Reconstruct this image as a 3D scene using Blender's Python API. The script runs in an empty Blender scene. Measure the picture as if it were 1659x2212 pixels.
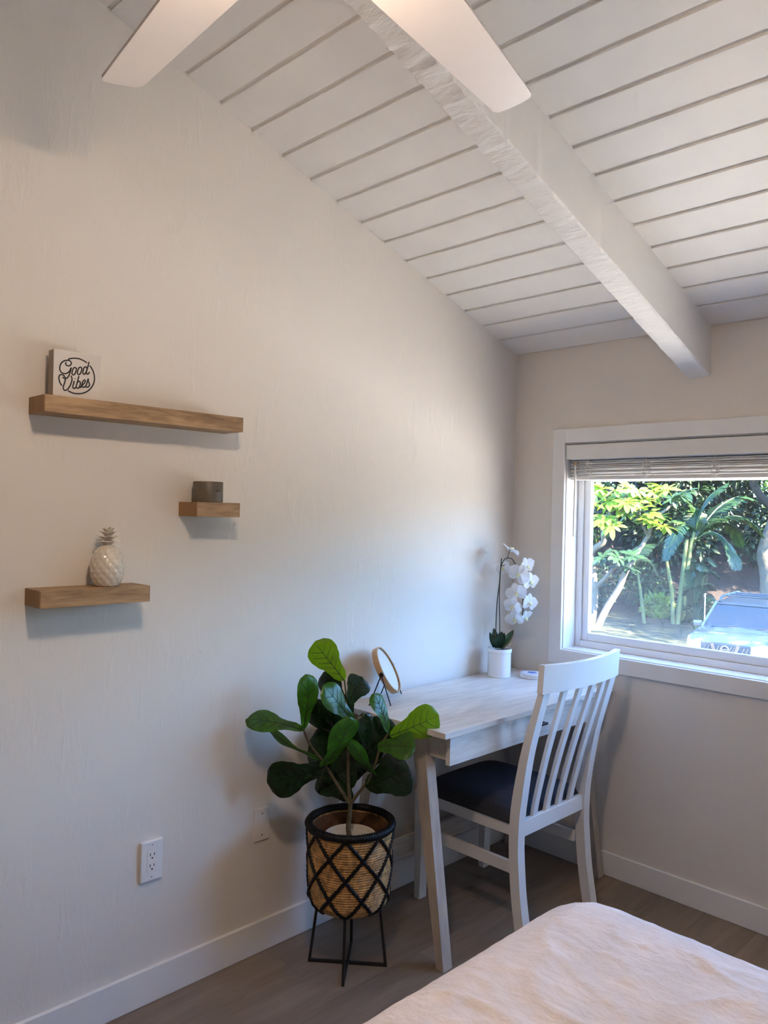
import bpy, bmesh, math, random
from mathutils import Vector, Matrix, noise as mnoise

random.seed(7)
scene = bpy.context.scene
PI = math.pi
V = Vector

# ------------------------------------------------------------------ camera
IMG_W, IMG_H, FPX = 1659.0, 2212.0, 1700.35
CAM = V((2.1, 0.0, 1.45215))
YAW, PITCH, ROLL = math.radians(45.02387), math.radians(-0.017023), math.radians(1.314868)
_f = V((-math.sin(YAW) * math.cos(PITCH), math.cos(YAW) * math.cos(PITCH), math.sin(PITCH)))
_r = V((math.cos(YAW), math.sin(YAW), 0))
_u = _r.cross(_f)
CR = _r * math.cos(ROLL) + _u * math.sin(ROLL)
CU = _u * math.cos(ROLL) - _r * math.sin(ROLL)
CF = _f
cam_data = bpy.data.cameras.new('camera')
cam = bpy.data.objects.new('camera', cam_data)
scene.collection.objects.link(cam)
cam.matrix_world = Matrix(((CR.x, CU.x, -CF.x, CAM.x), (CR.y, CU.y, -CF.y, CAM.y),
                           (CR.z, CU.z, -CF.z, CAM.z), (0, 0, 0, 1)))
cam_data.sensor_fit = 'VERTICAL'
cam_data.sensor_height = 36.0
cam_data.lens = FPX / IMG_H * 36.0
cam_data.clip_start = 0.02
cam_data.clip_end = 300
scene.camera = cam

# ------------------------------------------------------------------ world, sun, exposure
YW = 2.926                       # inner face of the window wall
world = bpy.data.worlds.new('world')
scene.world = world
world.use_nodes = True
wn = world.node_tree
wn.nodes.clear()
sky = wn.nodes.new('ShaderNodeTexSky')
sky.sky_type = 'NISHITA'
sky.sun_disc = False
sky.sun_elevation = math.radians(46)
sky.sun_rotation = math.radians(100)
sky.air_density = 1.0
sky.dust_density = 0.4
sky.ozone_density = 3.0
bg = wn.nodes.new('ShaderNodeBackground')
bg.inputs['Strength'].default_value = 0.74
wo = wn.nodes.new('ShaderNodeOutputWorld')
tint = wn.nodes.new('ShaderNodeMix')
tint.data_type = 'RGBA'
tint.blend_type = 'MULTIPLY'
tint.inputs[0].default_value = 1.0
tint.inputs[7].default_value = (0.68, 0.90, 1.14, 1)
wn.links.new(sky.outputs[0], tint.inputs[6])
wn.links.new(tint.outputs[2], bg.inputs[0])
wn.links.new(bg.outputs[0], wo.inputs[0])

sun_data = bpy.data.lights.new('sun', 'SUN')
sun_data.energy = 23.0
sun_data.color = (1.0, 0.85, 0.65)
sun_data.angle = math.radians(0.6)
sun = bpy.data.objects.new('sun', sun_data)
scene.collection.objects.link(sun)
sun.rotation_euler = (-V((0.80, -0.12, 0.72))).to_track_quat('-Z', 'Y').to_euler()

portal_data = bpy.data.lights.new('window_portal', 'AREA')
portal_data.shape = 'RECTANGLE'
portal_data.size, portal_data.size_y = 2.46, 0.76
portal_data.cycles.is_portal = True
portal = bpy.data.objects.new('window_portal', portal_data)
scene.collection.objects.link(portal)
portal.location = (1.51, YW + 0.168, 1.262)
portal.rotation_euler = (math.radians(-90), 0, 0)

FAN_LAMP = 38.0                  # emission of the fan's glass bowl
scene.view_settings.view_transform = 'Standard'
scene.view_settings.look = 'None'
scene.view_settings.exposure = 2.0
scene.view_settings.gamma = 1.0
scene.view_settings.use_curve_mapping = False
scene.cycles.max_bounces = 10
scene.cycles.diffuse_bounces = 4
scene.cycles.glossy_bounces = 4
scene.cycles.transmission_bounces = 6
scene.cycles.transparent_max_bounces = 8
scene.cycles.sample_clamp_indirect = 6.0
scene.cycles.caustics_reflective = False
scene.cycles.caustics_refractive = False
scene.cycles.use_denoising = True
scene.cycles.use_adaptive_sampling = True
scene.cycles.adaptive_threshold = 0.12
scene.cycles.adaptive_min_samples = 16


# ------------------------------------------------------------------ point helpers (metric back-projection)
def ray(px, py):
    return CF + CR * ((px - IMG_W / 2) / FPX) - CU * ((py - IMG_H / 2) / FPX)


def at(px, py, s):
    """point seen at that pixel, s metres in front of the camera"""
    return CAM + ray(px, py) * s


def onp(px, py, ax, v):
    """point on the plane coordinate[ax] = v"""
    r = ray(px, py)
    return CAM + r * ((v - CAM[ax]) / r[ax])


# ------------------------------------------------------------------ materials
MAT = {}


def nn(nt, t, **kw):
    n = nt.nodes.new(t)
    for k, v in kw.items():
        setattr(n, k, v)
    return n


def ramp(nt, pts):
    r = nn(nt, 'ShaderNodeValToRGB')
    el = r.color_ramp.elements
    while len(el) < len(pts):
        el.new(0.5)
    for e, (p, c) in zip(el, pts):
        e.position = p
        e.color = (c[0], c[1], c[2], 1)
    return r


def coords(nt, scale=(1, 1, 1), rot=(0, 0, 0), kind='Object'):
    tc = nn(nt, 'ShaderNodeTexCoord')
    mp = nn(nt, 'ShaderNodeMapping')
    mp.inputs['Scale'].default_value = scale
    mp.inputs['Rotation'].default_value = rot
    nt.links.new(tc.outputs[kind], mp.inputs[0])
    return mp.outputs[0]


def noise(nt, vec, scale, detail=3, rough=0.5, dist=0.0):
    n = nn(nt, 'ShaderNodeTexNoise')
    n.inputs['Scale'].default_value = scale
    n.inputs['Detail'].default_value = detail
    n.inputs['Roughness'].default_value = rough
    n.inputs['Distortion'].default_value = dist
    nt.links.new(vec, n.inputs['Vector'])
    return n.outputs['Fac']


def mat(name, col, rough=0.5, metal=0.0, spec=0.5, vary=0.06, vscale=8.0, stretch=(1, 1, 1),
        bump=0.0, bscale=60.0, bstretch=(1, 1, 1), bdist=0.002, bdetail=3, trans=0.0, sub=0.0, coat=0.0):
    """principled material with a little procedural colour variation and relief"""
    if name in MAT:
        return MAT[name]
    m = bpy.data.materials.new(name)
    m.use_nodes = True
    nt = m.node_tree
    p = nt.nodes['Principled BSDF']
    p.inputs['Roughness'].default_value = rough
    p.inputs['Metallic'].default_value = metal
    p.inputs['Specular IOR Level'].default_value = spec
    p.inputs['Coat Weight'].default_value = coat
    if vary > 0:
        f = noise(nt, coords(nt, stretch), vscale, 4, 0.6)
        r = ramp(nt, [(0.3, [c * (1 - vary) for c in col]), (0.7, [min(1, c * (1 + vary)) for c in col])])
        nt.links.new(f, r.inputs[0])
        nt.links.new(r.outputs[0], p.inputs['Base Color'])
        csock = r.outputs[0]
    else:
        p.inputs['Base Color'].default_value = (*col, 1)
        csock = None
    if bump > 0:
        f = noise(nt, coords(nt, bstretch), bscale, bdetail, 0.55)
        b = nn(nt, 'ShaderNodeBump')
        b.inputs['Strength'].default_value = bump
        b.inputs['Distance'].default_value = bdist
        nt.links.new(f, b.inputs['Height'])
        nt.links.new(b.outputs[0], p.inputs['Normal'])
    if trans > 0:
        t = nn(nt, 'ShaderNodeBsdfTranslucent')
        if csock:
            nt.links.new(csock, t.inputs[0])
        else:
            t.inputs[0].default_value = (*col, 1)
        mx = nn(nt, 'ShaderNodeMixShader')
        mx.inputs[0].default_value = trans
        out = nt.nodes['Material Output']
        nt.links.new(p.outputs[0], mx.inputs[1])
        nt.links.new(t.outputs[0], mx.inputs[2])
        nt.links.new(mx.outputs[0], out.inputs[0])
    MAT[name] = m
    return m


def wood(name, light, dark, axis='y', rough=0.5, grain=1.0, contrast=(0.35, 0.7), rnd=0.0, big=3.0):
    """streaky wood: noise stretched along one axis; rnd shifts tone per object"""
    m = bpy.data.materials.new(name)
    m.use_nodes = True
    nt = m.node_tree
    p = nt.nodes['Principled BSDF']
    p.inputs['Roughness'].default_value = rough
    st = {'x': (0.12, 1, 1), 'y': (1, 0.12, 1), 'z': (1, 1, 0.12)}[axis]
    vec = coords(nt, st)
    if rnd > 0:
        oi = nn(nt, 'ShaderNodeObjectInfo')
        ad = nn(nt, 'ShaderNodeVectorMath', operation='MULTIPLY_ADD')
        ad.inputs[1].default_value = (37, 37, 37)
        cm = nn(nt, 'ShaderNodeCombineXYZ')
        nt.links.new(oi.outputs['Random'], cm.inputs[0])
        nt.links.new(oi.outputs['Random'], cm.inputs[1])
        nt.links.new(cm.outputs[0], ad.inputs[0])
        nt.links.new(vec, ad.inputs[2])
        vec = ad.outputs[0]
    f1 = noise(nt, vec, big * 3.0 * grain, 5, 0.62, 1.2)
    f2 = noise(nt, vec, 60 * grain, 3, 0.6, 0.4)
    mx = nn(nt, 'ShaderNodeMix')
    mx.data_type = 'FLOAT'
    mx.inputs[0].default_value = 0.38
    nt.links.new(f1, mx.inputs[2])
    nt.links.new(f2, mx.inputs[3])
    r = ramp(nt, [(contrast[0], dark), (contrast[1], light)])
    nt.links.new(mx.outputs[0], r.inputs[0])
    col = r.outputs[0]
    if rnd > 0:
        hsv = nn(nt, 'ShaderNodeHueSaturation')
        mr = nn(nt, 'ShaderNodeMapRange')
        mr.inputs[3].default_value = 1 - rnd
        mr.inputs[4].default_value = 1 + rnd
        nt.links.new(oi.outputs['Random'], mr.inputs[0])
        nt.links.new(mr.outputs[0], hsv.inputs['Value'])
        nt.links.new(col, hsv.inputs['Color'])
        col = hsv.outputs[0]
    nt.links.new(col, p.inputs['Base Color'])
    b = nn(nt, 'ShaderNodeBump')
    b.inputs['Strength'].default_value = 0.25
    b.inputs['Distance'].default_value = 0.0006
    nt.links.new(f2, b.inputs['Height'])
    nt.links.new(b.outputs[0], p.inputs['Normal'])
    MAT[name] = m
    return m


def plaster(name, col, vertical=True):
    """painted, lightly trowelled drywall: broad low relief plus fine roller stipple"""
    m = bpy.data.materials.new(name)
    m.use_nodes = True
    nt = m.node_tree
    p = nt.nodes['Principled BSDF']
    p.inputs['Roughness'].default_value = 0.74
    p.inputs['Base Color'].default_value = (*col, 1)
    a = noise(nt, coords(nt, (1, 1.0, 0.30)), 24, 3, 0.6, 0.6)
    ra = ramp(nt, [(0.52, (0, 0, 0)), (0.75, (1, 1, 1))])
    nt.links.new(a, ra.inputs[0])
    b_ = noise(nt, coords(nt, (1, 1, 0.6)), 130, 1, 0.5)
    mx = nn(nt, 'ShaderNodeMix')
    mx.data_type = 'FLOAT'
    mx.inputs[0].default_value = 0.22
    nt.links.new(ra.outputs[0], mx.inputs[2])
    nt.links.new(b_, mx.inputs[3])
    b = nn(nt, 'ShaderNodeBump')
    b.inputs['Strength'].default_value = 0.30
    b.inputs['Distance'].default_value = 0.0030
    nt.links.new(mx.outputs[0], b.inputs['Height'])
    nt.links.new(b.outputs[0], p.inputs['Normal'])
    MAT[name] = m
    return m


def emit(name, col, strength):
    m = bpy.data.materials.new(name)
    m.use_nodes = True
    nt = m.node_tree
    p = nt.nodes['Principled BSDF']
    p.inputs['Base Color'].default_value = (0.9, 0.9, 0.88, 1)
    p.inputs['Emission Color'].default_value = (*col, 1)
    p.inputs['Emission Strength'].default_value = strength
    MAT[name] = m
    return m


plaster('wall_paint', (0.785, 0.735, 0.675))
mat('ceiling_paint', (0.87, 0.84, 0.80), 0.5, bump=0.25, bscale=9, bstretch=(0.12, 1, 1), bdist=0.003, vary=0.02)
mat('beam_paint', (0.85, 0.82, 0.785), 0.55, bump=0.6, bscale=30, bstretch=(0.7, 2.2, 0.7), bdist=0.005, bdetail=6, vary=0.02)
mat('trim_paint', (0.83, 0.82, 0.81), 0.32, vary=0.015)
mat('vinyl_frame', (0.86, 0.87, 0.88), 0.3, vary=0.01)
mat('blind_white', (0.80, 0.785, 0.76), 0.4, vary=0.03, vscale=20, stretch=(0.1, 1, 1))
mat('cord_white', (0.85, 0.83, 0.78), 0.7, vary=0.02)
wood('floor_wood', (0.325, 0.245, 0.18), (0.155, 0.11, 0.075), 'y', 0.42, 0.6, (0.3, 0.72), 0.16)
wood('shelf_oak', (0.46, 0.305, 0.165), (0.20, 0.115, 0.052), 'y', 0.55, 1.9, (0.36, 0.60), 0.05)
wood('shelf_end', (0.40, 0.22, 0.09), (0.24, 0.125, 0.045), 'z', 0.55, 1.6)
wood('desk_wash_y', (0.73, 0.695, 0.65), (0.43, 0.385, 0.34), 'y', 0.45, 1.0, (0.25, 0.58), 0.03)
wood('desk_wash_z', (0.60, 0.52, 0.44), (0.34, 0.27, 0.21), 'z', 0.48, 1.3, (0.25, 0.62), 0.03)  # leg wood kept darker and browner: shading put into the colour
mat('black_metal', (0.010, 0.010, 0.011), 0.38, 0.0, 0.5, vary=0.1)
mat('dark_handle', (0.05, 0.045, 0.05), 0.35, 0.8, vary=0.1)
mat('chair_white', (0.82, 0.80, 0.77), 0.35, vary=0.02)
mat('seat_fabric', (0.040, 0.043, 0.055), 0.85, spec=0.25, vary=0.35, vscale=260, bump=0.5, bscale=700, bdist=0.0008)
mat('linen', (0.80, 0.71, 0.67), 0.9, spec=0.1, vary=0.07, vscale=9, bump=0.75, bscale=24, bstretch=(1, 1.7, 1), bdist=0.007, bdetail=6)
mat('mattress_cloth', (0.75, 0.73, 0.70), 0.9, vary=0.03)
mat('bed_wood', (0.22, 0.15, 0.10), 0.5, vary=0.1)
mat('plate_plastic', (0.84, 0.83, 0.82), 0.3, vary=0.01)
mat('slot_black', (0.02, 0.018, 0.018), 0.6, vary=0.05)
mat('painted_plate', (0.785, 0.735, 0.675), 0.5, vary=0.02)
mat('screw_metal', (0.35, 0.33, 0.31), 0.4, 0.6, vary=0.05)
mat('sign_face', (0.72, 0.675, 0.63), 0.7, vary=0.05, vscale=14)
mat('sign_side', (0.36, 0.29, 0.22), 0.7, vary=0.1)
mat('ink', (0.012, 0.010, 0.014), 0.6, vary=0.05)
mat('candle_glass', (0.135, 0.110, 0.080), 0.45, vary=0.2, vscale=18)
mat('wax', (0.62, 0.56, 0.46), 0.6, vary=0.03)
mat('ceramic_cream', (0.70, 0.635, 0.545), 0.13, spec=0.6, vary=0.03, coat=0.4)
mat('ceramic_white', (0.86, 0.86, 0.87), 0.22, vary=0.01)
mat('mirror_glass', (0.92, 0.93, 0.94), 0.02, 1.0, vary=0.0)
mat('mirror_wood', (0.52, 0.33, 0.17), 0.45, vary=0.12, vscale=40)
mat('coaster_white', (0.80, 0.80, 0.81), 0.6, vary=0.02)
mat('coaster_blue', (0.10, 0.22, 0.62), 0.55, vary=0.25, vscale=60)
mat('straw', (0.47, 0.255, 0.090), 0.5, vary=0.6, vscale=55, stretch=(1, 1, 0.9), bump=0.6, bscale=240, bdist=0.0012)
mat('straw_inner', (0.13, 0.055, 0.022), 0.8, vary=0.4, vscale=30)
mat('black_cord', (0.004, 0.004, 0.005), 0.45, spec=0.25, vary=0.2, bump=0.5, bscale=300, bdist=0.001)
mat('pot_cream', (0.62, 0.57, 0.48), 0.6, vary=0.05)
mat('soil', (0.06, 0.035, 0.02), 0.95, vary=0.4, vscale=60, bump=0.9, bscale=120, bdist=0.006)
mat('bark', (0.10, 0.075, 0.035), 0.8, vary=0.35, vscale=50, bump=0.6, bscale=80, bdist=0.002)
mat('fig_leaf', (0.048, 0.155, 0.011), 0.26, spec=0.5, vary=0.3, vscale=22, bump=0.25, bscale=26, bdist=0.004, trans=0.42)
mat('fig_leaf_dark', (0.0075, 0.026, 0.0065), 0.22, spec=0.5, vary=0.3, vscale=22, bump=0.3, bscale=26, bdist=0.004, trans=0.10)  # dark copy of the same leaf, shade put into the colour
mat('fig_leaf_backlit', (0.185, 0.350, 0.008), 0.34, spec=0.45, vary=0.18, vscale=22, bump=0.2, bscale=26, bdist=0.003, trans=0.55)  # pale copy of the same leaf, backlight put into the colour
mat('fig_vein', (0.014, 0.045, 0.010), 0.5, vary=0.1)
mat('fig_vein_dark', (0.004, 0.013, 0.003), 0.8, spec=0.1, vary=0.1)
mat('orchid_leaf', (0.014, 0.042, 0.014), 0.3, vary=0.25, vscale=30)
mat('orchid_stem', (0.030, 0.040, 0.018), 0.5, vary=0.2)
mat('petal', (0.86, 0.86, 0.87), 0.6, vary=0.02, trans=0.4)
mat('lip_yellow', (0.82, 0.80, 0.50), 0.6, vary=0.15, vscale=80)
mat('moss', (0.05, 0.045, 0.02), 0.9, vary=0.4, vscale=80, bump=1, bscale=200, bdist=0.004)
mat('fan_white', (0.80, 0.715, 0.655), 0.36, vary=0.015)
# outdoors
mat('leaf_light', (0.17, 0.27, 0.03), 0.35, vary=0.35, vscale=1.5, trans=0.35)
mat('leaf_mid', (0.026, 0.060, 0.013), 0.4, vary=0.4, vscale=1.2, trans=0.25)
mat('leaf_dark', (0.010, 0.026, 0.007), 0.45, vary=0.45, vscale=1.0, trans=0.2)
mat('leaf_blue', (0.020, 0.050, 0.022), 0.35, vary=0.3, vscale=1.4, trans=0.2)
mat('grey_bark', (0.14, 0.115, 0.085), 0.85, vary=0.3, vscale=5, bump=0.5, bscale=18, bdist=0.02)
mat('dark_bark', (0.03, 0.022, 0.016), 0.9, vary=0.4, vscale=5, bump=0.6, bscale=18, bdist=0.02)
mat('green_stem', (0.12, 0.15, 0.05), 0.55, vary=0.3, vscale=4)
mat('car_paint', (0.145, 0.142, 0.14), 0.25, 0.25, vary=0.02, coat=0.8)
mat('car_dark', (0.045, 0.050, 0.060), 0.4, vary=0.1)
mat('car_glass', (0.010, 0.022, 0.030), 0.05, spec=0.5, vary=0.2, vscale=2, coat=0.2)
mat('chrome', (0.80, 0.80, 0.82), 0.14, 1.0, vary=0.02)
mat('lamp_glass', (0.82, 0.84, 0.86), 0.15, vary=0.08, vscale=12, coat=0.6)
mat('tyre', (0.025, 0.025, 0.027), 0.85, vary=0.15)
mat('rim_silver', (0.55, 0.55, 0.56), 0.3, 0.7, vary=0.05)
mat('concrete', (0.58, 0.54, 0.48), 0.85, vary=0.08, vscale=1.5, bump=0.2, bscale=30, bdist=0.004)
mat('stake_white', (0.75, 0.72, 0.66), 0.6, vary=0.05)
emit('lamp_bowl', (1.0, 0.76, 0.56), FAN_LAMP)


def ground_mat():
    m = bpy.data.materials.new('ground_cover')
    m.use_nodes = True
    nt = m.node_tree
    p = nt.nodes['Principled BSDF']
    p.inputs['Roughness'].default_value = 0.95
    tc = nn(nt, 'ShaderNodeTexCoord')
    sx = nn(nt, 'ShaderNodeSeparateXYZ')
    nt.links.new(tc.outputs['Object'], sx.inputs[0])
    f = noise(nt, tc.outputs['Object'], 1.1, 6, 0.65)
    g = ramp(nt, [(0.3, (0.016, 0.026, 0.006)), (0.55, (0.034, 0.044, 0.013)), (0.75, (0.065, 0.062, 0.03))])
    nt.links.new(f, g.inputs[0])
    f2 = noise(nt, tc.outputs['Object'], 2.4, 6, 0.7)
    d = ramp(nt, [(0.3, (0.008, 0.004, 0.003)), (0.7, (0.028, 0.015, 0.010))])
    nt.links.new(f2, d.inputs[0])
    # bare soil where the bank rises
    mr = nn(nt, 'ShaderNodeMapRange')
    mr.inputs[1].default_value = 0.12
    mr.inputs[2].default_value = 0.55
    ad = nn(nt, 'ShaderNodeMath', operation='MULTIPLY_ADD')
    ad.inputs[1].default_value = 0.5
    nt.links.new(f2, ad.inputs[0])
    nt.links.new(sx.outputs[2], ad.inputs[2])
    nt.links.new(ad.outputs[0], mr.inputs[0])
    mx = nn(nt, 'ShaderNodeMix')
    mx.data_type = 'RGBA'
    nt.links.new(mr.outputs[0], mx.inputs[0])
    nt.links.new(g.outputs[0], mx.inputs[6])
    nt.links.new(d.outputs[0], mx.inputs[7])
    nt.links.new(mx.outputs[2], p.inputs['Base Color'])
    b = nn(nt, 'ShaderNodeBump')
    b.inputs['Distance'].default_value = 0.15
    nt.links.new(f2, b.inputs['Height'])
    nt.links.new(b.outputs[0], p.inputs['Normal'])
    MAT['ground_cover'] = m


ground_mat()


def pane_mat():
    """clear glazing with a thin film of salt and dust, heavier low down"""
    m = bpy.data.materials.new('pane_glass')
    m.use_nodes = True
    nt = m.node_tree
    nt.nodes.remove(nt.nodes['Principled BSDF'])
    out = nt.nodes['Material Output']
    tr = nn(nt, 'ShaderNodeBsdfTransparent')
    tr.inputs[0].default_value = (0.95, 0.97, 0.96, 1)
    gl = nn(nt, 'ShaderNodeBsdfGlossy')
    gl.inputs['Roughness'].default_value = 0.02
    lw = nn(nt, 'ShaderNodeLayerWeight')
    lw.inputs[0].default_value = 0.5
    pw_ = nn(nt, 'ShaderNodeMath', operation='POWER')
    pw_.inputs[1].default_value = 5.0
    nt.links.new(lw.outputs['Facing'], pw_.inputs[0])
    fr = nn(nt, 'ShaderNodeMath', operation='MULTIPLY_ADD')
    fr.inputs[1].default_value = 0.9
    fr.inputs[2].default_value = 0.03
    nt.links.new(pw_.outputs[0], fr.inputs[0])
    m1 = nn(nt, 'ShaderNodeMixShader')
    nt.links.new(fr.outputs[0], m1.inputs[0])
    nt.links.new(tr.outputs[0], m1.inputs[1])
    nt.links.new(gl.outputs[0], m1.inputs[2])
    di = nn(nt, 'ShaderNodeBsdfTranslucent')
    di.inputs[0].default_value = (0.9, 0.93, 0.95, 1)
    f = noise(nt, coords(nt, (1, 1, 0.35)), 30, 5, 0.7)
    tc = nn(nt, 'ShaderNodeTexCoord')
    sx = nn(nt, 'ShaderNodeSeparateXYZ')
    nt.links.new(tc.outputs['Object'], sx.inputs[0])
    mr = nn(nt, 'ShaderNodeMapRange')
    mr.inputs[1].default_value = 0.42      # local z, pane foot at 0
    mr.inputs[2].default_value = 0.02
    mr.inputs[3].default_value = 0.002
    mr.inputs[4].default_value = 0.022
    nt.links.new(sx.outputs[2], mr.inputs[0])
    mu = nn(nt, 'ShaderNodeMath', operation='MULTIPLY')
    m2_ = nn(nt, 'ShaderNodeMath', operation='MULTIPLY_ADD')
    m2_.inputs[1].default_value = 1.3
    m2_.inputs[2].default_value = 0.35
    nt.links.new(f, m2_.inputs[0])
    nt.links.new(mr.outputs[0], mu.inputs[0])
    nt.links.new(m2_.outputs[0], mu.inputs[1])
    m2 = nn(nt, 'ShaderNodeMixShader')
    nt.links.new(mu.outputs[0], m2.inputs[0])
    nt.links.new(m1.outputs[0], m2.inputs[1])
    nt.links.new(di.outputs[0], m2.inputs[2])
    nt.links.new(m2.outputs[0], out.inputs[0])
    MAT['pane_glass'] = m


pane_mat()


# ------------------------------------------------------------------ mesh builder
class MB:
    def __init__(self):
        self.v = []
        self.f = []

    def add(self, verts, faces):
        o = len(self.v)
        self.v += [V(p) for p in verts]
        self.f += [tuple(i + o for i in f) for f in faces]
        return self

    def box(self, lo, hi, bevel=0.0, seg=2):
        lo, hi = V(lo), V(hi)
        c = (lo + hi) / 2
        return self.obox(c, ((1, 0, 0), (0, 1, 0), (0, 0, 1)), (hi - lo) / 2, bevel, seg)

    def obox(self, c, ax, h, bevel=0.0, seg=2):
        c = V(c)
        ax = [V(a).normalized() for a in ax]
        pts = [c + ax[0] * (h[0] * sx) + ax[1] * (h[1] * sy) + ax[2] * (h[2] * sz)
               for sz in (-1, 1) for sy in (-1, 1) for sx in (-1, 1)]
        fs = [(0, 2, 3, 1), (4, 5, 7, 6), (0, 1, 5, 4), (2, 6, 7, 3), (0, 4, 6, 2), (1, 3, 7, 5)]
        if ax[0].cross(ax[1]).dot(ax[2]) < 0:
            fs = [f[::-1] for f in fs]
        if bevel > 0:
            bm = bmesh.new()
            vs = [bm.verts.new(p) for p in pts]
            for f in fs:
                bm.faces.new([vs[i] for i in f])
            bmesh.ops.bevel(bm, geom=bm.edges[:], offset=bevel, segments=seg, affect='EDGES', profile=0.5)
            bm.verts.index_update()
            self.add([v.co.copy() for v in bm.verts], [[v.index for v in f.verts] for f in bm.faces])
            bm.free()
            return self
        return self.add(pts, fs)

    def bar(self, p0, p1, w, d, side=(0, 1, 0), bevel=0.0):
        """box along p0-p1; w across 'side', d across the third axis"""
        p0, p1 = V(p0), V(p1)
        a = (p1 - p0)
        L = a.length
        a.normalize()
        s = V(side) - a * V(side).dot(a)
        s.normalize()
        t = a.cross(s)
        return self.obox((p0 + p1) / 2, (s, t, a), (w / 2, d / 2, L / 2), bevel)

    def tube(self, pts, rad, seg=8, caps=True):
        pts = [V(p) for p in pts]
        n = len(pts)
        if not hasattr(rad, '__len__'):
            rad = [rad] * n
        t0 = (pts[1] - pts[0]).normalized()
        up = V((0, 0, 1)) if abs(t0.z) < 0.9 else V((1, 0, 0))
        s = t0.cross(up).normalized()
        vs, fs = [], []
        for i in range(n):
            t = (pts[min(i + 1, n - 1)] - pts[max(i - 1, 0)]).normalized()
            s = (s - t * s.dot(t)).normalized()
            b = t.cross(s)
            for k in range(seg):
                a = 2 * PI * k / seg
                vs.append(pts[i] + (s * math.cos(a) + b * math.sin(a)) * rad[i])
        for i in range(n - 1):
            for k in range(seg):
                k2 = (k + 1) % seg
                fs.append((i * seg + k, i * seg + k2, (i + 1) * seg + k2, (i + 1) * seg + k))
        if caps:
            fs.append(tuple(range(seg))[::-1])
            fs.append(tuple((n - 1) * seg + k for k in range(seg)))
        return self.add(vs, fs)

    def ring(self, c, ax1, ax2, R, r, n=48, seg=10, fn=None):
        c, ax1, ax2 = V(c), V(ax1).normalized(), V(ax2).normalized()
        up = ax1.cross(ax2)
        vs, fs = [], []
        for i in range(n):
            a = 2 * PI * i / n
            d = ax1 * math.cos(a) + ax2 * math.sin(a)
            for k in range(seg):
                b = 2 * PI * k / seg
                rr = r * (fn(a, b) if fn else 1)
                vs.append(c + d * (R + rr * math.cos(b)) + up * (rr * math.sin(b)))
        for i in range(n):
            for k in range(seg):
                i2, k2 = (i + 1) % n, (k + 1) % seg
                fs.append((i * seg + k, i2 * seg + k, i2 * seg + k2, i * seg + k2))
        return self.add(vs, fs)

    def lathe(self, prof, c=(0, 0, 0), seg=48, ax=(0, 0, 1), fn=None):
        """revolve (r, h) pairs about ax through c; r = 0 ends close the shape"""
        c, ax = V(c), V(ax).normalized()
        u = V((1, 0, 0)) if abs(ax.x) < 0.9 else V((0, 1, 0))
        u = (u - ax * u.dot(ax)).normalized()
        w = ax.cross(u)
        vs, fs, idx = [], [], []
        for (r, h) in prof:
            if r < 1e-6:
                idx.append([len(vs)])
                vs.append(c + ax * h)
            else:
                row = []
                for k in range(seg):
                    a = 2 * PI * k / seg
                    rr = r * (fn(a, h) if fn else 1)
                    row.append(len(vs))
                    vs.append(c + (u * math.cos(a) + w * math.sin(a)) * rr + ax * h)
                idx.append(row)
        for A, B in zip(idx[:-1], idx[1:]):
            for k in range(seg):
                k2 = (k + 1) % seg
                if len(A) == 1 and len(B) == 1:
                    continue
                if len(A) == 1:
                    fs.append((A[0], B[k2], B[k]))
                elif len(B) == 1:
                    fs.append((A[k], A[k2], B[0]))
                else:
                    fs.append((A[k], A[k2], B[k2], B[k]))
        return self.add(vs, fs)

    def prism(self, poly, vec):
        """extrude a planar polygon (3-D points) by vec"""
        poly = [V(p) for p in poly]
        vec = V(vec)
        n = len(poly)
        vs = poly + [p + vec for p in poly]
        fs = [tuple(range(n))[::-1], tuple(range(n, 2 * n))]
        for i in range(n):
            j = (i + 1) % n
            fs.append((i, j, n + j, n + i))
        nrm = V((0, 0, 0))
        for i in range(n):
            nrm += poly[i].cross(poly[(i + 1) % n])
        if nrm.dot(vec) < 0:
            fs = [f[::-1] for f in fs]
        return self.add(vs, fs)

    def grid(self, fn, nu, nv):
        vs = [fn(i / nu, j / nv) for j in range(nv + 1) for i in range(nu + 1)]
        fs = [(j * (nu + 1) + i, j * (nu + 1) + i + 1, (j + 1) * (nu + 1) + i + 1, (j + 1) * (nu + 1) + i)
              for j in range(nv) for i in range(nu)]
        return self.add(vs, fs)

    def sweep(self, pts, side, w, d, closed_caps=True):
        """rectangular section along a path: w across 'side' (per-point or constant), d across the path in its plane"""
        pts = [V(p) for p in pts]
        n = len(pts)
        side = V(side).normalized()
        ds = d if hasattr(d, '__len__') else [d] * n
        ws = w if hasattr(w, '__len__') else [w] * n
        vs, fs = [], []
        for i in range(n):
            t = (pts[min(i + 1, n - 1)] - pts[max(i - 1, 0)]).normalized()
            b = t.cross(side).normalized()
            for (a, c) in ((-1, -1), (1, -1), (1, 1), (-1, 1)):
                vs.append(pts[i] + side * (a * ws[i] / 2) + b * (c * ds[i] / 2))
        for i in range(n - 1):
            for k in range(4):
                k2 = (k + 1) % 4
                fs.append((i * 4 + k, i * 4 + k2, i * 4 + 4 + k2, i * 4 + 4 + k))
        fs.append((3, 2, 1, 0))
        fs.append(tuple((n - 1) * 4 + k for k in range(4)))
        return self.add(vs, fs)


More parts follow.
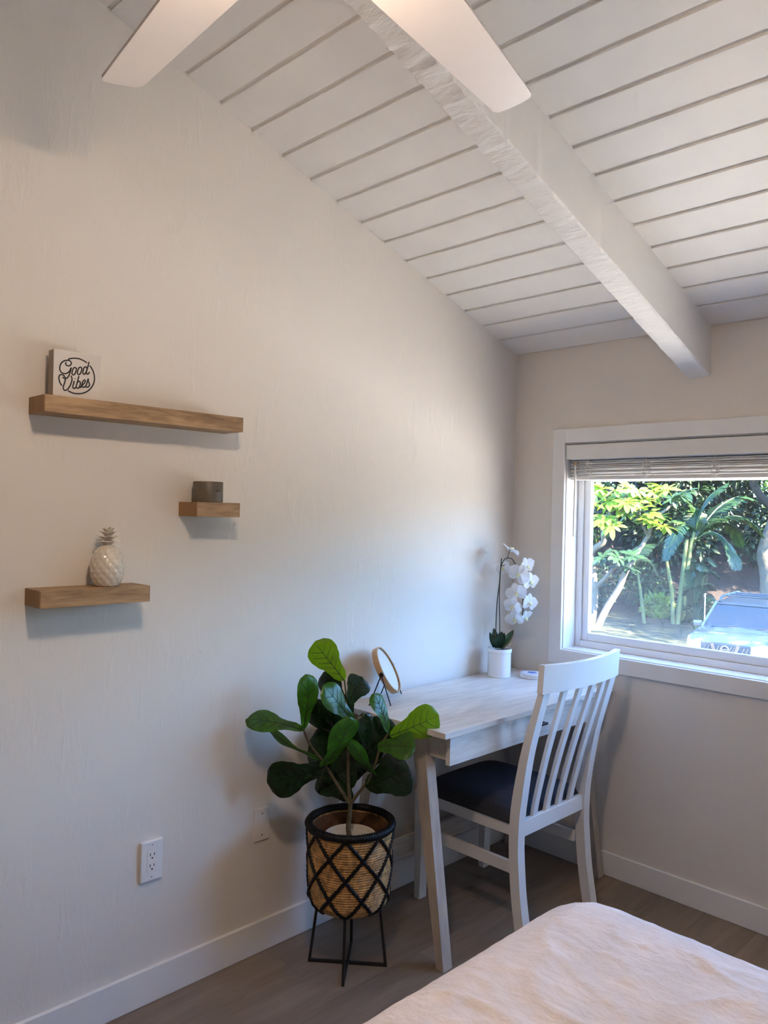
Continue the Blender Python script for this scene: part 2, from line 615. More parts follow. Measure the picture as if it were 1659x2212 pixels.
def mesh_obj(name, mb, m, base=V((0, 0, 0)), smooth=None, two=None):
    me = bpy.data.meshes.new(name)
    me.from_pydata([tuple(v - base) for v in mb.v], [], mb.f)
    me.validate()
    bm = bmesh.new()
    bm.from_mesh(me)
    bmesh.ops.recalc_face_normals(bm, faces=bm.faces[:])
    bm.to_mesh(me)
    bm.free()
    me.materials.append(MAT[m])
    if smooth is not None:
        me.shade_smooth()
        me.set_sharp_from_angle(angle=math.radians(smooth))
    o = bpy.data.objects.new(name, me)
    scene.collection.objects.link(o)
    return o


def thing(name, label, cat, loc, group=None, kind=None):
    o = bpy.data.objects.new(name, None)
    o.empty_display_size = 0.05
    scene.collection.objects.link(o)
    o.location = V(loc)
    if label:
        o['label'] = label
    if cat:
        o['category'] = cat
    if group:
        o['group'] = group
    if kind:
        o['kind'] = kind
    return o


def part(name, mb, m, parent, smooth=None, label=None, kind=None):
    """mesh in world coordinates, parented to a thing or to a part (unrotated)"""
    base = V(parent.location)
    if parent.parent:
        base = base + V(parent.parent.location)
    o = mesh_obj(name, mb, m, base, smooth)
    o.parent = parent
    if label:
        o['label'] = label
    if kind:
        o['kind'] = kind
    return o


def solo(name, mb, m, loc, label, cat, smooth=None, group=None, kind=None):
    o = mesh_obj(name, mb, m, V(loc), smooth)
    o.location = V(loc)
    if label:
        o['label'] = label
    if cat:
        o['category'] = cat
    if group:
        o['group'] = group
    if kind:
        o['kind'] = kind
    return o


def struct(name, mb, m, label=None, smooth=None):
    o = mesh_obj(name, mb, m, V((0, 0, 0)), smooth)
    o['kind'] = 'structure'
    if label:
        o['label'] = label
    return o


# ------------------------------------------------------------------ room shell
XR, YB, YR = 3.8, -3.3, -0.45          # right wall, back wall, ridge line
ZC, SL = 2.170, 0.3346                 # ceiling at the window wall and its pitch


def zc(y):
    return ZC + SL * (YW - y) if y >= YR else ZC + SL * (YW - YR) - SL * (YR - y)


floor = struct('floor', MB().box((-0.12, YB - 0.12, -0.14), (XR + 0.12, YW + 0.17, -0.012)), 'floor_wood',
               'brown wood-look plank floor')
pw, plen = 0.182, 1.22
nx = int(math.ceil(XR / pw))
for i in range(nx):
    x0, x1 = i * pw, min((i + 1) * pw, XR)
    off = (i * 0.43) % plen
    y = YB - off
    while y < YW:
        a, b = max(y, YB), min(y + plen, YW)
        if b - a > 0.03:
            part('floor_plank', MB().box((x0 + 0.0005, a + 0.0005, -0.012), (x1 - 0.0005, b - 0.0005, 0.0)), 'floor_wood', floor)
        y += plen

gable = lambda x: [(x, YB, -0.14), (x, YW + 0.17, -0.14), (x, YW + 0.17, ZC + 0.06), (x, YW, ZC + 0.08), (x, YR, zc(YR) + 0.08), (x, YB, zc(YB) + 0.08)]
struct('wall_left', MB().prism(gable(-0.12), (0.12, 0, 0)), 'wall_paint', 'long off-white textured wall with sloping top')
struct('wall_right', MB().prism(gable(XR), (0.12, 0, 0)), 'wall_paint', 'off-white wall behind the bed head')
struct('wall_back', MB().box((-0.12, YB - 0.12, -0.14), (XR + 0.12, YB, zc(YB) + 0.1)), 'wall_paint', 'off-white wall behind the viewer')

WX0, WX1, WZ0, WZ1 = 0.268, 2.75, 0.884, 1.762     # window opening
wf = MB()
wf.box((0, YW, -0.14), (WX0, YW + 0.17, ZC + 0.05))
wf.box((WX1, YW, -0.14), (XR, YW + 0.17, ZC + 0.05))
wf.box((WX0, YW, -0.14), (WX1, YW + 0.17, WZ0))
wf.box((WX0, YW, WZ1), (WX1, YW + 0.17, ZC + 0.05))
struct('wall_front', wf, 'wall_paint', 'off-white wall with the wide window')

# boarded, sloping ceiling
cy, sy = math.cos(math.atan(SL)), math.sin(math.atan(SL))
nrm = V((0, sy, cy))                        # up, out of the room, on the window slope


def slope_slab(mb, ya, yb, x0, x1, lo, hi, cham=0.0):
    """slab between two y stations on the window slope, lo..hi above the board face"""
    pa, pb = V((0, ya, zc(ya))), V((0, yb, zc(yb)))
    poly = [pa + nrm * (lo + cham), pa + nrm * hi, pb + nrm * hi, pb + nrm * (lo + cham)]
    if cham > 0:
        d = (pb - pa).normalized() * cham
        poly = [pa + nrm * (lo + cham), pa + nrm * hi, pb + nrm * hi, pb + nrm * (lo + cham), pb - d + nrm * lo, pa + d + nrm * lo]
    return mb.prism([V((x0, p.y, p.z)) for p in poly], (x1 - x0, 0, 0))


def slope_slab_b(mb, ya, yb, x0, x1, lo, hi):
    n2 = V((0, -sy, cy))
    pa, pb = V((0, ya, zc(ya))), V((0, yb, zc(yb)))
    poly = [pa + n2 * lo, pa + n2 * hi, pb + n2 * hi, pb + n2 * lo]
    return mb.prism([V((x0, p.y, p.z)) for p in poly], (x1 - x0, 0, 0))


cb = MB()
slope_slab(cb, YW + 0.16, YR, -0.12, XR + 0.12, 0.0065, 0.11)
slope_slab_b(cb, YR, YB - 0.1, -0.12, XR + 0.12, 0.0065, 0.11)
ceiling = struct('ceiling', cb, 'ceiling_paint', 'white painted board ceiling sloping down to the window wall')
G0, GP = 1.2177, 0.12083                    # y of one groove and the board pitch
k = 14
ys = [YW]
while True:
    y = G0 + GP * k
    if y < YR + 0.02:
        ys.append(YR)
        break
    if y < YW - 0.02:
        ys.append(y)
    k -= 1
for ya, yb in zip(ys[:-1], ys[1:]):
    g = 0.0062
    part('ceiling_plank', slope_slab(MB(), ya - g, yb + g, 0.0, XR, 0.0, 0.012, 0.0012), 'ceiling_paint', ceiling)
y = YR
while y > YB + 0.01:
    yb = max(y - GP, YB)
    part('ceiling_plank', slope_slab_b(MB(), y - 0.0048, yb + 0.0048, 0.0, XR, 0.0, 0.012), 'ceiling_paint', ceiling)
    y = yb

# beam under the window slope, its arrises knocked about
BX0, BX1, BD = 0.787, 0.877, 0.186
bm_ = MB()
nb = 260
rows = []
for i in range(nb + 1):
    y = YW + (YR - YW) * i / nb
    z = zc(y)
    rough = max(0.0, 1.0 - abs(y - 1.30) / 1.05) * 1.9
    jl = mnoise.noise(V((3.1, y * 22, 0))) * 0.0028 + mnoise.noise(V((9.1, y * 60, 0))) * 0.006 * rough
    jr = mnoise.noise(V((7.7, y * 22, 5))) * 0.0022 + mnoise.noise(V((4.4, y * 55, 2))) * 0.004 * rough
    m1 = mnoise.noise(V((1.7, y * 40, 8))) * 0.0016 + mnoise.noise(V((2.7, y * 70, 3))) * 0.004 * rough
    m2 = mnoise.noise(V((5.7, y * 45, 1))) * 0.0016 + mnoise.noise(V((6.7, y * 64, 9))) * 0.004 * rough
    rows += [V((BX0, y, z + 0.01)), V((BX0 + jl * 0.4, y, z - BD + 0.006 + jl)), V((BX0 + 0.006 + jl * 0.5, y, z - BD + m1)),
             V((BX0 + 0.03, y, z - BD + m1)), V((BX0 + 0.06, y, z - BD + m2)),
             V((BX1 - 0.006 + jr * 0.5, y, z - BD + m2)), V((BX1 + jr * 0.3, y, z - BD + 0.006 + jr)), V((BX1, y, z + 0.01))]
nr = 8
fs = []
for i in range(nb):
    for k in range(nr):
        k2 = (k + 1) % nr
        fs.append((i * nr + k, i * nr + k2, (i + 1) * nr + k2, (i + 1) * nr + k))
fs.append(tuple(range(nr)))
fs.append(tuple(nb * nr + k for k in range(nr))[::-1])
bm_.add(rows, fs)
beam = struct('trim_1', bm_, 'ceiling_paint', 'white painted rough-sawn ceiling beam', 40)
beam.data.materials.append(MAT['beam_paint'])
for pl_ in beam.data.polygons:
    if pl_.normal.z < -0.45:
        pl_.material_index = 1

# baseboards
struct('baseboard_left', MB().box((0.0, YB, 0.0), (0.013, YW, 0.103), 0.002, 1), 'trim_paint', 'white baseboard under the long wall')
struct('baseboard_front', MB().box((0.013, YW - 0.013, 0.0), (XR, YW, 0.094), 0.002, 1), 'trim_paint', 'white baseboard under the window')
struct('baseboard_right', MB().box((XR - 0.013, YB, 0.0), (XR, YW - 0.013, 0.1), 0.002, 1), 'trim_paint')
struct('baseboard_back', MB().box((0.013, YB, 0.0), (XR - 0.013, YB + 0.013, 0.1), 0.002, 1), 'trim_paint')

# ------------------------------------------------------------------ window
win = thing('window_1', 'wide white-framed window over the desk', None, (WX0, YW, WZ0), kind='structure')
CT = 0.016
part('casing_board', MB().box((0.2095, YW - CT, 0.822), (WX0, YW + 0.001, 1.823), 0.0015, 1), 'trim_paint', win)
part('casing_board', MB().box((WX1, YW - CT, 0.822), (WX1 + 0.059, YW + 0.001, 1.823), 0.0015, 1), 'trim_paint', win)
part('casing_board', MB().box((WX0, YW - CT, WZ1), (WX1, YW + 0.001, 1.823), 0.0015, 1), 'trim_paint', win)
part('casing_board', MB().box((WX0, YW - CT, 0.822), (WX1, YW + 0.001, WZ0), 0.0015, 1), 'trim_paint', win)
JY = YW + 0.09
part('jamb', MB().box((WX0 - 0.002, YW, WZ0), (WX0 + 0.004, YW + 0.17, WZ1)), 'trim_paint', win)
part('jamb', MB().box((WX1 - 0.004, YW, WZ0), (WX1 + 0.002, YW + 0.17, WZ1)), 'trim_paint', win)
part('sill', MB().box((WX0, YW - 0.001, WZ0 - 0.002), (WX1, YW + 0.17, WZ0 + 0.004)), 'trim_paint', win)
part('head', MB().box((WX0, YW, WZ1 - 0.004), (WX1, YW + 0.17, WZ1 + 0.002)), 'trim_paint', win)
IX0, IX1, IZ0, IZ1 = WX0 + 0.004, WX1 - 0.004, WZ0 + 0.004, WZ1 - 0.004


def frame_ring(name, x0, x1, z0, z1, wl, wr, wb, wt, y0, y1):
    part(name, MB().box((x0, y0, z0), (x0 + wl, y1, z1), 0.002, 1), 'vinyl_frame', win)
    part(name, MB().box((x1 - wr, y0, z0), (x1, y1, z1), 0.002, 1), 'vinyl_frame', win)
    part(name, MB().box((x0 + wl, y0, z0), (x1 - wr, y1, z0 + wb), 0.002, 1), 'vinyl_frame', win)
    part(name, MB().box((x0 + wl, y0, z1 - wt), (x1 - wr, y1, z1), 0.002, 1), 'vinyl_frame', win)


frame_ring('window_frame', IX0, IX1, IZ0, IZ1, 0.026, 0.026, 0.028, 0.135, JY, JY + 0.065)
SX0, SX1, SZ0, SZ1 = IX0 + 0.026, IX1 - 0.026, IZ0 + 0.028, IZ1 - 0.135
SM = 1.51
frame_ring('sash', SX0, SM + 0.02, SZ0, SZ1, 0.030, 0.035, 0.034, 0.020, JY + 0.012, JY + 0.040)
frame_ring('sash', SM - 0.015, SX1, SZ0, SZ1, 0.035, 0.030, 0.034, 0.020, JY + 0.040, JY + 0.062)
for (a, b, yy) in ((SX0 + 0.03, SM - 0.015, JY + 0.027), (SM + 0.02, SX1 - 0.03, JY + 0.051)):
    pane = mesh_obj('pane', MB().box((a, yy, SZ0 + 0.034), (b, yy + 0.002, SZ1 - 0.020)), 'pane_glass', V((a, yy, SZ0 + 0.034)))
    pane.location = V((a, yy, SZ0 + 0.034)) - win.location
    pane.parent = win

# ------------------------------------------------------------------ raised blind
BLX0, BLX1 = WX0 + 0.008, WX1 - 0.008
blind = thing('window_blind', 'raised white slatted blind bunched at the top of the window', 'blind', ((BLX0 + BLX1) / 2, YW + 0.03, 1.60))
part('valance', MB().box((BLX0 - 0.003, YW - 0.012, 1.692), (BLX1 + 0.003, YW + 0.004, 1.754), 0.002, 1), 'blind_white', blind)
part('head_rail', MB().box((BLX0, YW + 0.012, 1.70), (BLX1, YW + 0.065, 1.753)), 'blind_white', blind)
for i in range(8):
    z = 1.629 + i * 0.0090 + (0.0, 0.002, -0.001, 0.0022, 0.0, -0.0015, 0.001, -0.001)[i]
    tilt = random.uniform(-0.0015, 0.0015)
    part('slat', MB().obox(((BLX0 + BLX1) / 2, YW + 0.042 + random.uniform(-0.002, 0.002), z), ((1, 0, 0), (0, 1, tilt * 20), (0, 0, 1)),
                           ((BLX1 - BLX0) / 2 - 0.004, 0.024, 0.0020)), 'blind_white', blind)
part('bottom_rail', MB().box((BLX0 + 0.003, YW + 0.018, 1.606), (BLX1 - 0.003, YW + 0.066, 1.6225), 0.002, 1), 'blind_white', blind)
for cx in (0.368, 0.625, 0.898, 1.17, 1.44, 1.71, 1.98, 2.25, 2.52):
    c = MB()
    for q in range(5):
        pts = []
        z0 = 1.672 - 0.011 * q
        for j in range(13):
            a = 2 * PI * j / 12
            pts.append((cx + random.uniform(-0.003, 0.003) + 0.017 * math.cos(a) * random.uniform(0.8, 1.15),
                        YW + 0.014 - 0.004 * math.sin(a * 2 + q) - 0.001 * q, z0 + 0.011 * math.sin(a)))
        c.tube(pts, 0.0011, 5)
    c.tube([(cx, YW + 0.013, 1.69), (cx + 0.002, YW + 0.012, 1.65), (cx - 0.001, YW + 0.014, 1.60)], 0.0011, 5)
    part('ladder_cord', c, 'cord_white', blind, 60)
w_ = MB().tube([(0.3085, YW + 0.006, 1.668), (0.308, YW + 0.004, 1.52), (0.307, YW + 0.005, 1.366)], 0.0042, 8)
wand = part('tilt_wand', w_, 'cord_white', blind, 60)
part('wand_hook', MB().obox((0.3085, YW + 0.006, 1.676), ((1, 0, 0), (0, 1, 0), (0, 0, 1)), (0.004, 0.004, 0.008), 0.001, 1), 'mirror_wood', wand,
     label='small brown wand hook')

# ------------------------------------------------------------------ floating shelves and what stands on them
def shelf(y0, y1, z0, z1, label):
    t = thing('floating_shelf', label, 'shelf', (0, (y0 + y1) / 2, z0), 'floating oak shelves on the long wall')
    part('board', MB().box((0.0, y0 + 0.0015, z0), (0.1, y1 - 0.0015, z1), 0.0008, 1), 'shelf_oak', t)
    part('end_cap', MB().box((0.0, y0, z0 + 0.0005), (0.0995, y0 + 0.0016, z1 - 0.0005)), 'shelf_end', t, label='darker end grain')
    part('end_cap', MB().box((0.0, y1 - 0.0016, z0 + 0.0005), (0.0995, y1, z1 - 0.0005)), 'shelf_end', t, label='darker end grain')
    return t


Z1T, Z2T, Z3T = 1.728, 1.468, 1.233
shelf(0.787, 1.385, 1.684, Z1T, 'long oak floating shelf carrying the lettered block, topmost of three')
shelf(1.230, 1.380, 1.4255, Z2T, 'shortest oak floating shelf, under the dark candle')
shelf(0.788, 1.088, 1.1885, Z3T, 'medium oak floating shelf under the ceramic pineapple')

SGX = 0.060
sign = thing('sign_block', 'square pale wooden block lettered Good Vibes on the long shelf', 'sign', (0.042, 0.887, Z1T))
part('block', MB().box((0.026, 0.8245, Z1T), (SGX - 0.002, 0.9505, 1.8525), 0.001, 1), 'sign_side', sign)
part('face', MB().box((SGX - 0.002, 0.8245, Z1T + 0.0005), (SGX, 0.9505, 1.8525)), 'sign_face', sign)


def crop_pt(a, b):
    p = onp(80 + a / 10.369, 740 + b / 10.369, 0, SGX + 0.0004)
    return p


def smooth_path(pts, n=6, closed=False):
    """Catmull-Rom through the points"""
    P = [V(p) for p in pts]
    out = []
    m = len(P)
    rng = range(m if closed else m - 1)
    for i in rng:
        if closed:
            a, b, c, d = P[(i - 1) % m], P[i], P[(i + 1) % m], P[(i + 2) % m]
        else:
            a, b, c, d = P[max(i - 1, 0)], P[i], P[i + 1], P[min(i + 2, m - 1)]
        for j in range(n):
            t = j / n
            out.append(0.5 * ((2 * b) + (c - a) * t + (2 * a - 5 * b + 4 * c - d) * t * t + (3 * b - a - 3 * c + d) * t ** 3))
    out.append(P[0] if closed else P[-1])
    return out


def stroke(mb, pts, w=0.0030, closed=False):
    """flat inked ribbon on the sign face"""
    path = smooth_path([crop_pt(a, b) for a, b in pts], 6, closed)
    n = len(path)
    vs, fs = [], []
    for i, p in enumerate(path):
        if closed:
            t = (path[(i + 1) % (n - 1)] - path[(i - 1) % (n - 1)])
        else:
            t = (path[min(i + 1, n - 1)] - path[max(i - 1, 0)])
        t.normalize()
        s = V((1, 0, 0)).cross(t)
        vs += [p + s * w / 2, p - s * w / 2]
    for i in range(n - 1):
        fs.append((2 * i, 2 * i + 1, 2 * i + 3, 2 * i + 2))
    mb.add(vs, fs)


STROKES = {
    'ring_stroke': [([(695, 378), (760, 356), (840, 350), (920, 358), (990, 380), (1060, 415), (1118, 456)], 0),
                    ([(1180, 515), (1240, 605), (1277, 710), (1287, 820), (1258, 940), (1180, 1050), (1070, 1120), (940, 1145), (810, 1132), (690, 1078)], 0)],
    'letter_g': [([(658, 440), (640, 468), (655, 505), (705, 522), (752, 500), (768, 455), (740, 412), (685, 398), (615, 408), (555, 448), (518, 515), (510, 590),
                   (530, 648), (580, 688), (640, 695), (700, 668), (740, 620), (765, 562), (748, 640), (718, 730), (680, 788), (640, 806), (600, 796), (573, 765)], 0)],
    'letter_o': [([(850, 560), (812, 580), (788, 650), (785, 700), (812, 725), (848, 702), (876, 630), (880, 580)], 1)],
    'letter_o.second': [([(974, 552), (936, 572), (910, 642), (907, 692), (934, 717), (970, 694), (998, 622), (1002, 572)], 1)],
    'letter_d': [([(1120, 590), (1110, 555), (1080, 545), (1050, 572), (1030, 645), (1028, 690), (1052, 710), (1085, 690), (1110, 640)], 0),
                 ([(1165, 432), (1140, 540), (1108, 645), (1106, 690), (1130, 706), (1160, 688), (1175, 655)], 0)],
    'letter_v': [([(560, 968), (512, 890), (490, 800), (505, 738), (545, 716), (600, 738), (634, 800), (620, 890), (595, 965), (588, 1022), (606, 1060), (642, 1070),
                   (695, 1035), (742, 960), (776, 870), (782, 800), (760, 740)], 0)],
    'letter_i': [([(836, 860), (815, 930), (803, 985), (812, 1022), (845, 1022), (872, 1000)], 0), ([(850, 803), (857, 813)], 0)],
    'letter_b': [([(938, 748), (908, 870), (880, 965), (880, 1008), (912, 1022), (948, 998), (968, 930), (965, 880), (938, 868), (912, 890)], 0)],
    'letter_e': [([(955, 1018), (990, 985), (1035, 935), (1075, 890), (1080, 850), (1055, 840), (1022, 880), (1002, 955), (1015, 995), (1050, 1000), (1080, 980)], 0)],
    'letter_s': [([(1075, 1000), (1112, 925), (1145, 812), (1150, 868), (1175, 928), (1165, 975), (1128, 1000), (1098, 990)], 0)],
}
for nm, segs in STROKES.items():
    mb = MB()
    for pts, cl in segs:
        stroke(mb, pts, 0.0050 if len(pts) == 2 else 0.0035, bool(cl))
    part(nm.split('.')[0], mb, 'ink', sign)

CX, CYC = 0.052, 1.297
candle = thing('candle_jar', 'dark smoky candle jar on the shortest shelf', 'candle', (CX, CYC, Z2T))
part('jar', MB().lathe([(0, 0), (0.0425, 0), (0.0445, 0.003), (0.0445, 0.0605), (0.0435, 0.062), (0.042, 0.0605), (0.0415, 0.045), (0, 0.045)], (CX, CYC, Z2T), 48), 'candle_glass', candle, 35)
part('wax', MB().lathe([(0.0, 0.0462), (0.0410, 0.0462), (0.0410, 0.0452), (0, 0.0452)], (CX, CYC, Z2T), 40), 'wax', candle, 35)
part('wick', MB().tube([(CX, CYC, Z2T + 0.046), (CX, CYC + 0.001, Z2T + 0.055)], 0.001, 6), 'ink', candle)


def on_jar(px, py):
    """point on the jar's skin under that pixel"""
    r = ray(px, py)
    ox, oy = CAM.x - CX, CAM.y - CYC
    a = r.x ** 2 + r.y ** 2
    b = 2 * (ox * r.x + oy * r.y)
    c = ox * ox + oy * oy - 0.0449 ** 2
    return CAM + r * ((-b - math.sqrt(max(0, b * b - 4 * a * c))) / (2 * a))


mk = MB()
for seg in ([(467.0, 1058), (467.0, 1062.3)], [(467.0, 1058), (469.4, 1058.8), (469.4, 1061.6), (467, 1062.3)],
            [(470.8, 1058), (471.6, 1062.3), (472.8, 1059.5), (474, 1062.3), (475, 1058)]):
    mk.tube([on_jar(*q) for q in seg], 0.0005, 5)
part('mark', mk, 'ink', candle, label='tiny dark printed mark')

# pineapple
PX, PY = 0.053, 0.985
pine = thing('ceramic_pineapple', 'glossy cream ceramic pineapple on the medium shelf', 'ornament', (PX, PY, Z3T))
prof = [(0, 0), (0.027, 0), (0.031, 0.0015), (0.036, 0.010), (0.0415, 0.025), (0.0445, 0.042), (0.0445, 0.058), (0.0415, 0.075), (0.035, 0.092), (0.026, 0.104), (0.016, 0.110), (0.009, 0.112), (0, 0.112)]


def prof_r(h):
    for (r0, h0), (r1, h1) in zip(prof[1:-1], prof[2:]):
        if h0 <= h <= h1 and h1 > h0:
            t = (h - h0) / (h1 - h0)
            return r0 + (r1 - r0) * t
    return 0.009


dense = [(0, 0.0), (0.027, 0.0)] + [(prof_r(0.0015 + 0.1095 * i / 70), 0.0015 + 0.1095 * i / 70) for i in range(71)] + [(0.0, 0.1122)]


def lozenge(a, h):
    """raised diamond bosses"""
    if h < 0.003 or h > 0.106:
        return 1.0
    u = a * 12 / (2 * PI)
    w = h / 0.0135
    p = abs(math.sin(PI * (u + w * 0.5))) * abs(math.sin(PI * (u - w * 0.5)))
    return 1.0 + 0.060 * (p ** 0.6) - 0.03


part('body', MB().lathe(dense, (PX, PY, Z3T), 108, fn=lozenge), 'ceramic_cream', pine, 60)


def crown_leaf(base, direc, L, w, droop):
    d = V(direc).normalized()
    s = d.cross(V((0, 0, 1))).normalized()
    up = s.cross(d)

    def fn(u, v):
        t = v
        c = base + d * (L * t) + up * (-droop * t * t * L) + V((0, 0, 0.25 * L * t * (1 - t)))
        hw = w * (1 - t) ** 0.7 * (0.75 + 0.9 * t)
        x = (u - 0.5) * 2
        return c + s * (hw * x) + up * (0.35 * w * (x * x) * (1 - t))
    top = MB().grid(fn, 4, 7)
    vs = [p - up * 0.0022 for p in top.v]
    n = len(top.v)
    mb = MB()
    mb.v = top.v + vs
    mb.f = top.f + [tuple(i + n for i in f[::-1]) for f in top.f]
    rim = [i for i in range(5)] + [5 * j + 4 for j in range(1, 8)] + [35 + i for i in (3, 2, 1, 0)] + [5 * j for j in range(6, 0, -1)]
    for a, b in zip(rim, rim[1:] + rim[:1]):
        mb.f.append((a, b, b + n, a + n))
    return mb


core = V((PX, PY, Z3T + 0.108))
part('crown_core', MB().lathe([(0, 0), (0.009, 0), (0.008, 0.02), (0.006, 0.04), (0, 0.046)], core, 16), 'ceramic_cream', pine, 60)
for (z, n, el, L, w, off) in ((0.004, 6, 30, 0.030, 0.0115, 0.2), (0.015, 6, 36, 0.031, 0.0115, 0.75), (0.026, 5, 44, 0.027, 0.0105, 0.1), (0.034, 4, 58, 0.022, 0.009, 0.5), (0.039, 3, 78, 0.015, 0.007, 0.0)):
    for i in range(n):
        a = 2 * PI * i / n + off
        e = math.radians(el)
        d = V((math.cos(a) * math.cos(e), math.sin(a) * math.cos(e), math.sin(e)))
        part('crown_leaf', crown_leaf(core + V((0, 0, z)) + V((math.cos(a), math.sin(a), 0)) * 0.004, d, L, w, 0.15), 'ceramic_cream', pine, 60)

# ------------------------------------------------------------------ wall plates
outl = thing('wall_outlet', 'white double power outlet on the long wall', 'outlet', (0, 1.1625, 0.359))
part('plate', MB().box((0.0, 1.128, 0.359), (0.011, 1.197, 0.476), 0.003, 2), 'plate_plastic', outl)
rec = part('receptacle', MB().box((0.011, 1.1465, 0.387), (0.0122, 1.1785, 0.448), 0.0008, 1), 'plate_plastic', outl)
for zc_ in (0.4335, 0.4015):
    for dy, hh in ((-0.0062, 0.0042), (0.0062, 0.0036)):
        part('slot', MB().box((0.0121, 1.1625 + dy - 0.0011, zc_ + 0.003 - hh), (0.0125, 1.1625 + dy + 0.0011, zc_ + 0.003 + hh)), 'slot_black', rec)
    part('slot', MB().lathe([(0, 0), (0.0024, 0), (0.0024, 0.0005), (0, 0.0005)], (0.0121, 1.1625, zc_ - 0.0075), 14, (1, 0, 0)), 'slot_black', rec)
for zz in (0.4645, 0.3705):
    part('screw', MB().lathe([(0, 0), (0.0022, 0), (0.0020, 0.0006), (0, 0.0008)], (0.0109, 1.1625, zz), 14, (1, 0, 0)), 'screw_metal', outl)
bl = thing('blank_wall_plate', 'wall-coloured blank cover plate behind the fig plant', 'wall plate', (0, 1.561, 0.364))
part('plate', MB().box((0.0, 1.530, 0.364), (0.005, 1.592, 0.4705), 0.002, 2), 'painted_plate', bl)
for zz in (0.4525, 0.382):
    part('screw', MB().lathe([(0, 0), (0.0024, 0), (0.0022, 0.0006), (0, 0.0008)], (0.0049, 1.561, zz), 14, (1, 0, 0)), 'slot_black', bl)

# ------------------------------------------------------------------ desk
DX0, DX1, DY0, DY1, DZ = 0.016, 0.520, 1.870, 2.905, 0.768
desk = thing('writing_desk', 'whitewashed wooden writing desk with splayed legs under the window', 'desk', ((DX0 + DX1) / 2, (DY0 + DY1) / 2, 0))
part('desktop', MB().box((DX0, DY0, DZ - 0.019), (DX1, DY1, DZ), 0.001, 1), 'desk_wash_y', desk)
part('side_apron', MB().box((0.06, DY0 + 0.062, DZ - 0.106), (0.484, DY0 + 0.078, DZ - 0.019)), 'desk_wash_y', desk)
part('side_apron', MB().box((0.06, DY1 - 0.078, DZ - 0.106), (0.484, DY1 - 0.062, DZ - 0.019)), 'desk_wash_y', desk)
part('back_apron', MB().box((0.045, DY0 + 0.062, DZ - 0.106), (0.060, DY1 - 0.062, DZ - 0.019)), 'desk_wash_y', desk)
part('drawer_box', MB().box((0.10, DY0 + 0.09, DZ - 0.095), (0.484, DY1 - 0.09, DZ - 0.022)), 'desk_wash_y', desk)
dr = part('drawer_front', MB().box((0.484, DY0 + 0.046, DZ - 0.115), (0.502, DY1 - 0.046, DZ - 0.022), 0.0008, 1), 'desk_wash_y', desk)
yh = (DY0 + DY1) / 2
hz = DZ - 0.064
part('handle', MB().box((0.519, yh - 0.048, hz - 0.004), (0.525, yh + 0.048, hz + 0.004), 0.001, 1).box((0.502, yh - 0.046, hz - 0.004), (0.519, yh - 0.038, hz + 0.004)).box((0.502, yh + 0.038, hz - 0.004), (0.519, yh + 0.046, hz + 0.004)),
     'dark_handle', dr, label='dark metal bar handle')


def splay_leg(y0, y1, xt0, xt1, xb0, xb1):
    zt = DZ - 0.019
    poly = [(xt0, y0, zt), (xt1, y0, zt), (xb1, y0, 0.0), (xb0, y0, 0.0)]
    return MB().prism(poly, (0, y1 - y0, 0))


for (ya, yb) in ((1.913, 1.956), (2.866, 2.903)):
    part('leg', splay_leg(ya, yb, 0.331, 0.389, 0.468, 0.498), 'desk_wash_z', desk)
    part('leg', splay_leg(ya, yb, 0.141, 0.199, 0.032, 0.062), 'desk_wash_z', desk)
part('stretcher', MB().box((0.046, 1.956, 0.155), (0.064, 2.866, 0.218)), 'desk_wash_y', desk)

# ------------------------------------------------------------------ chair
chair = thing('dining_chair', 'white wooden slat-back chair with dark padded seat at the desk', 'chair', (0.36, 2.43, 0))
PROF = [(0.000, 0.592), (0.07, 0.579), (0.14, 0.567), (0.215, 0.558), (0.327, 0.550), (0.432, 0.5525), (0.50, 0.5605), (0.588, 0.574), (0.66, 0.588), (0.737, 0.608), (0.80, 0.626), (0.875, 0.647)]
YN, YF = 2.2, 2.66


def post_x(z):
    for (z0, x0), (z1, x1) in zip(PROF[:-1], PROF[1:]):
        if z0 <= z <= z1:
            return x0 + (x1 - x0) * (z - z0) / (z1 - z0)
    return PROF[-1][1]


for yc in (YN + 0.02, YF - 0.02):
    path = smooth_path([(x, yc + (0.0 if z < 0.5 else (z - 0.5) * (0.05 if yc > 2.4 else 0.005)), z) for z, x in PROF], 3)
    dd = [0.038 if p.z < 0.5 else 0.038 - (p.z - 0.5) * 0.045 for p in path]
    part('back_post', MB().sweep(path, (0, 1, 0), 0.038, dd), 'chair_white', chair, 30)
# front legs
for yc in (2.2245, 2.6145):
    part('front_leg', MB().prism([(0.094, yc - 0.0195, 0.41), (0.134, yc - 0.0195, 0.41), (0.127, yc - 0.0195, 0), (0.101, yc - 0.0195, 0)], (0, 0.039, 0)), 'chair_white', chair)
# rails
part('side_rail', MB().box((0.134, 2.211, 0.362), (0.533, 2.233, 0.412), 0.001, 1), 'chair_white', chair)
part('side_rail', MB().box((0.134, 2.606, 0.362), (0.533, 2.630, 0.412), 0.001, 1), 'chair_white', chair)
part('front_rail', MB().box((0.100, 2.244, 0.362), (0.122, 2.595, 0.412), 0.001, 1), 'chair_white', chair)
part('back_rail', MB().box((0.536, YN + 0.039, 0.358), (0.562, YF - 0.039, 0.412), 0.001, 1), 'chair_white', chair)
part('side_stretcher', MB().box((0.126, 2.215, 0.232), (0.533, 2.231, 0.272), 0.001, 1), 'chair_white', chair)
part('side_stretcher', MB().box((0.126, 2.608, 0.232), (0.533, 2.624, 0.272), 0.001, 1), 'chair_white', chair)


# top rail, bowed backwards
def rail_fn(front):
    pass


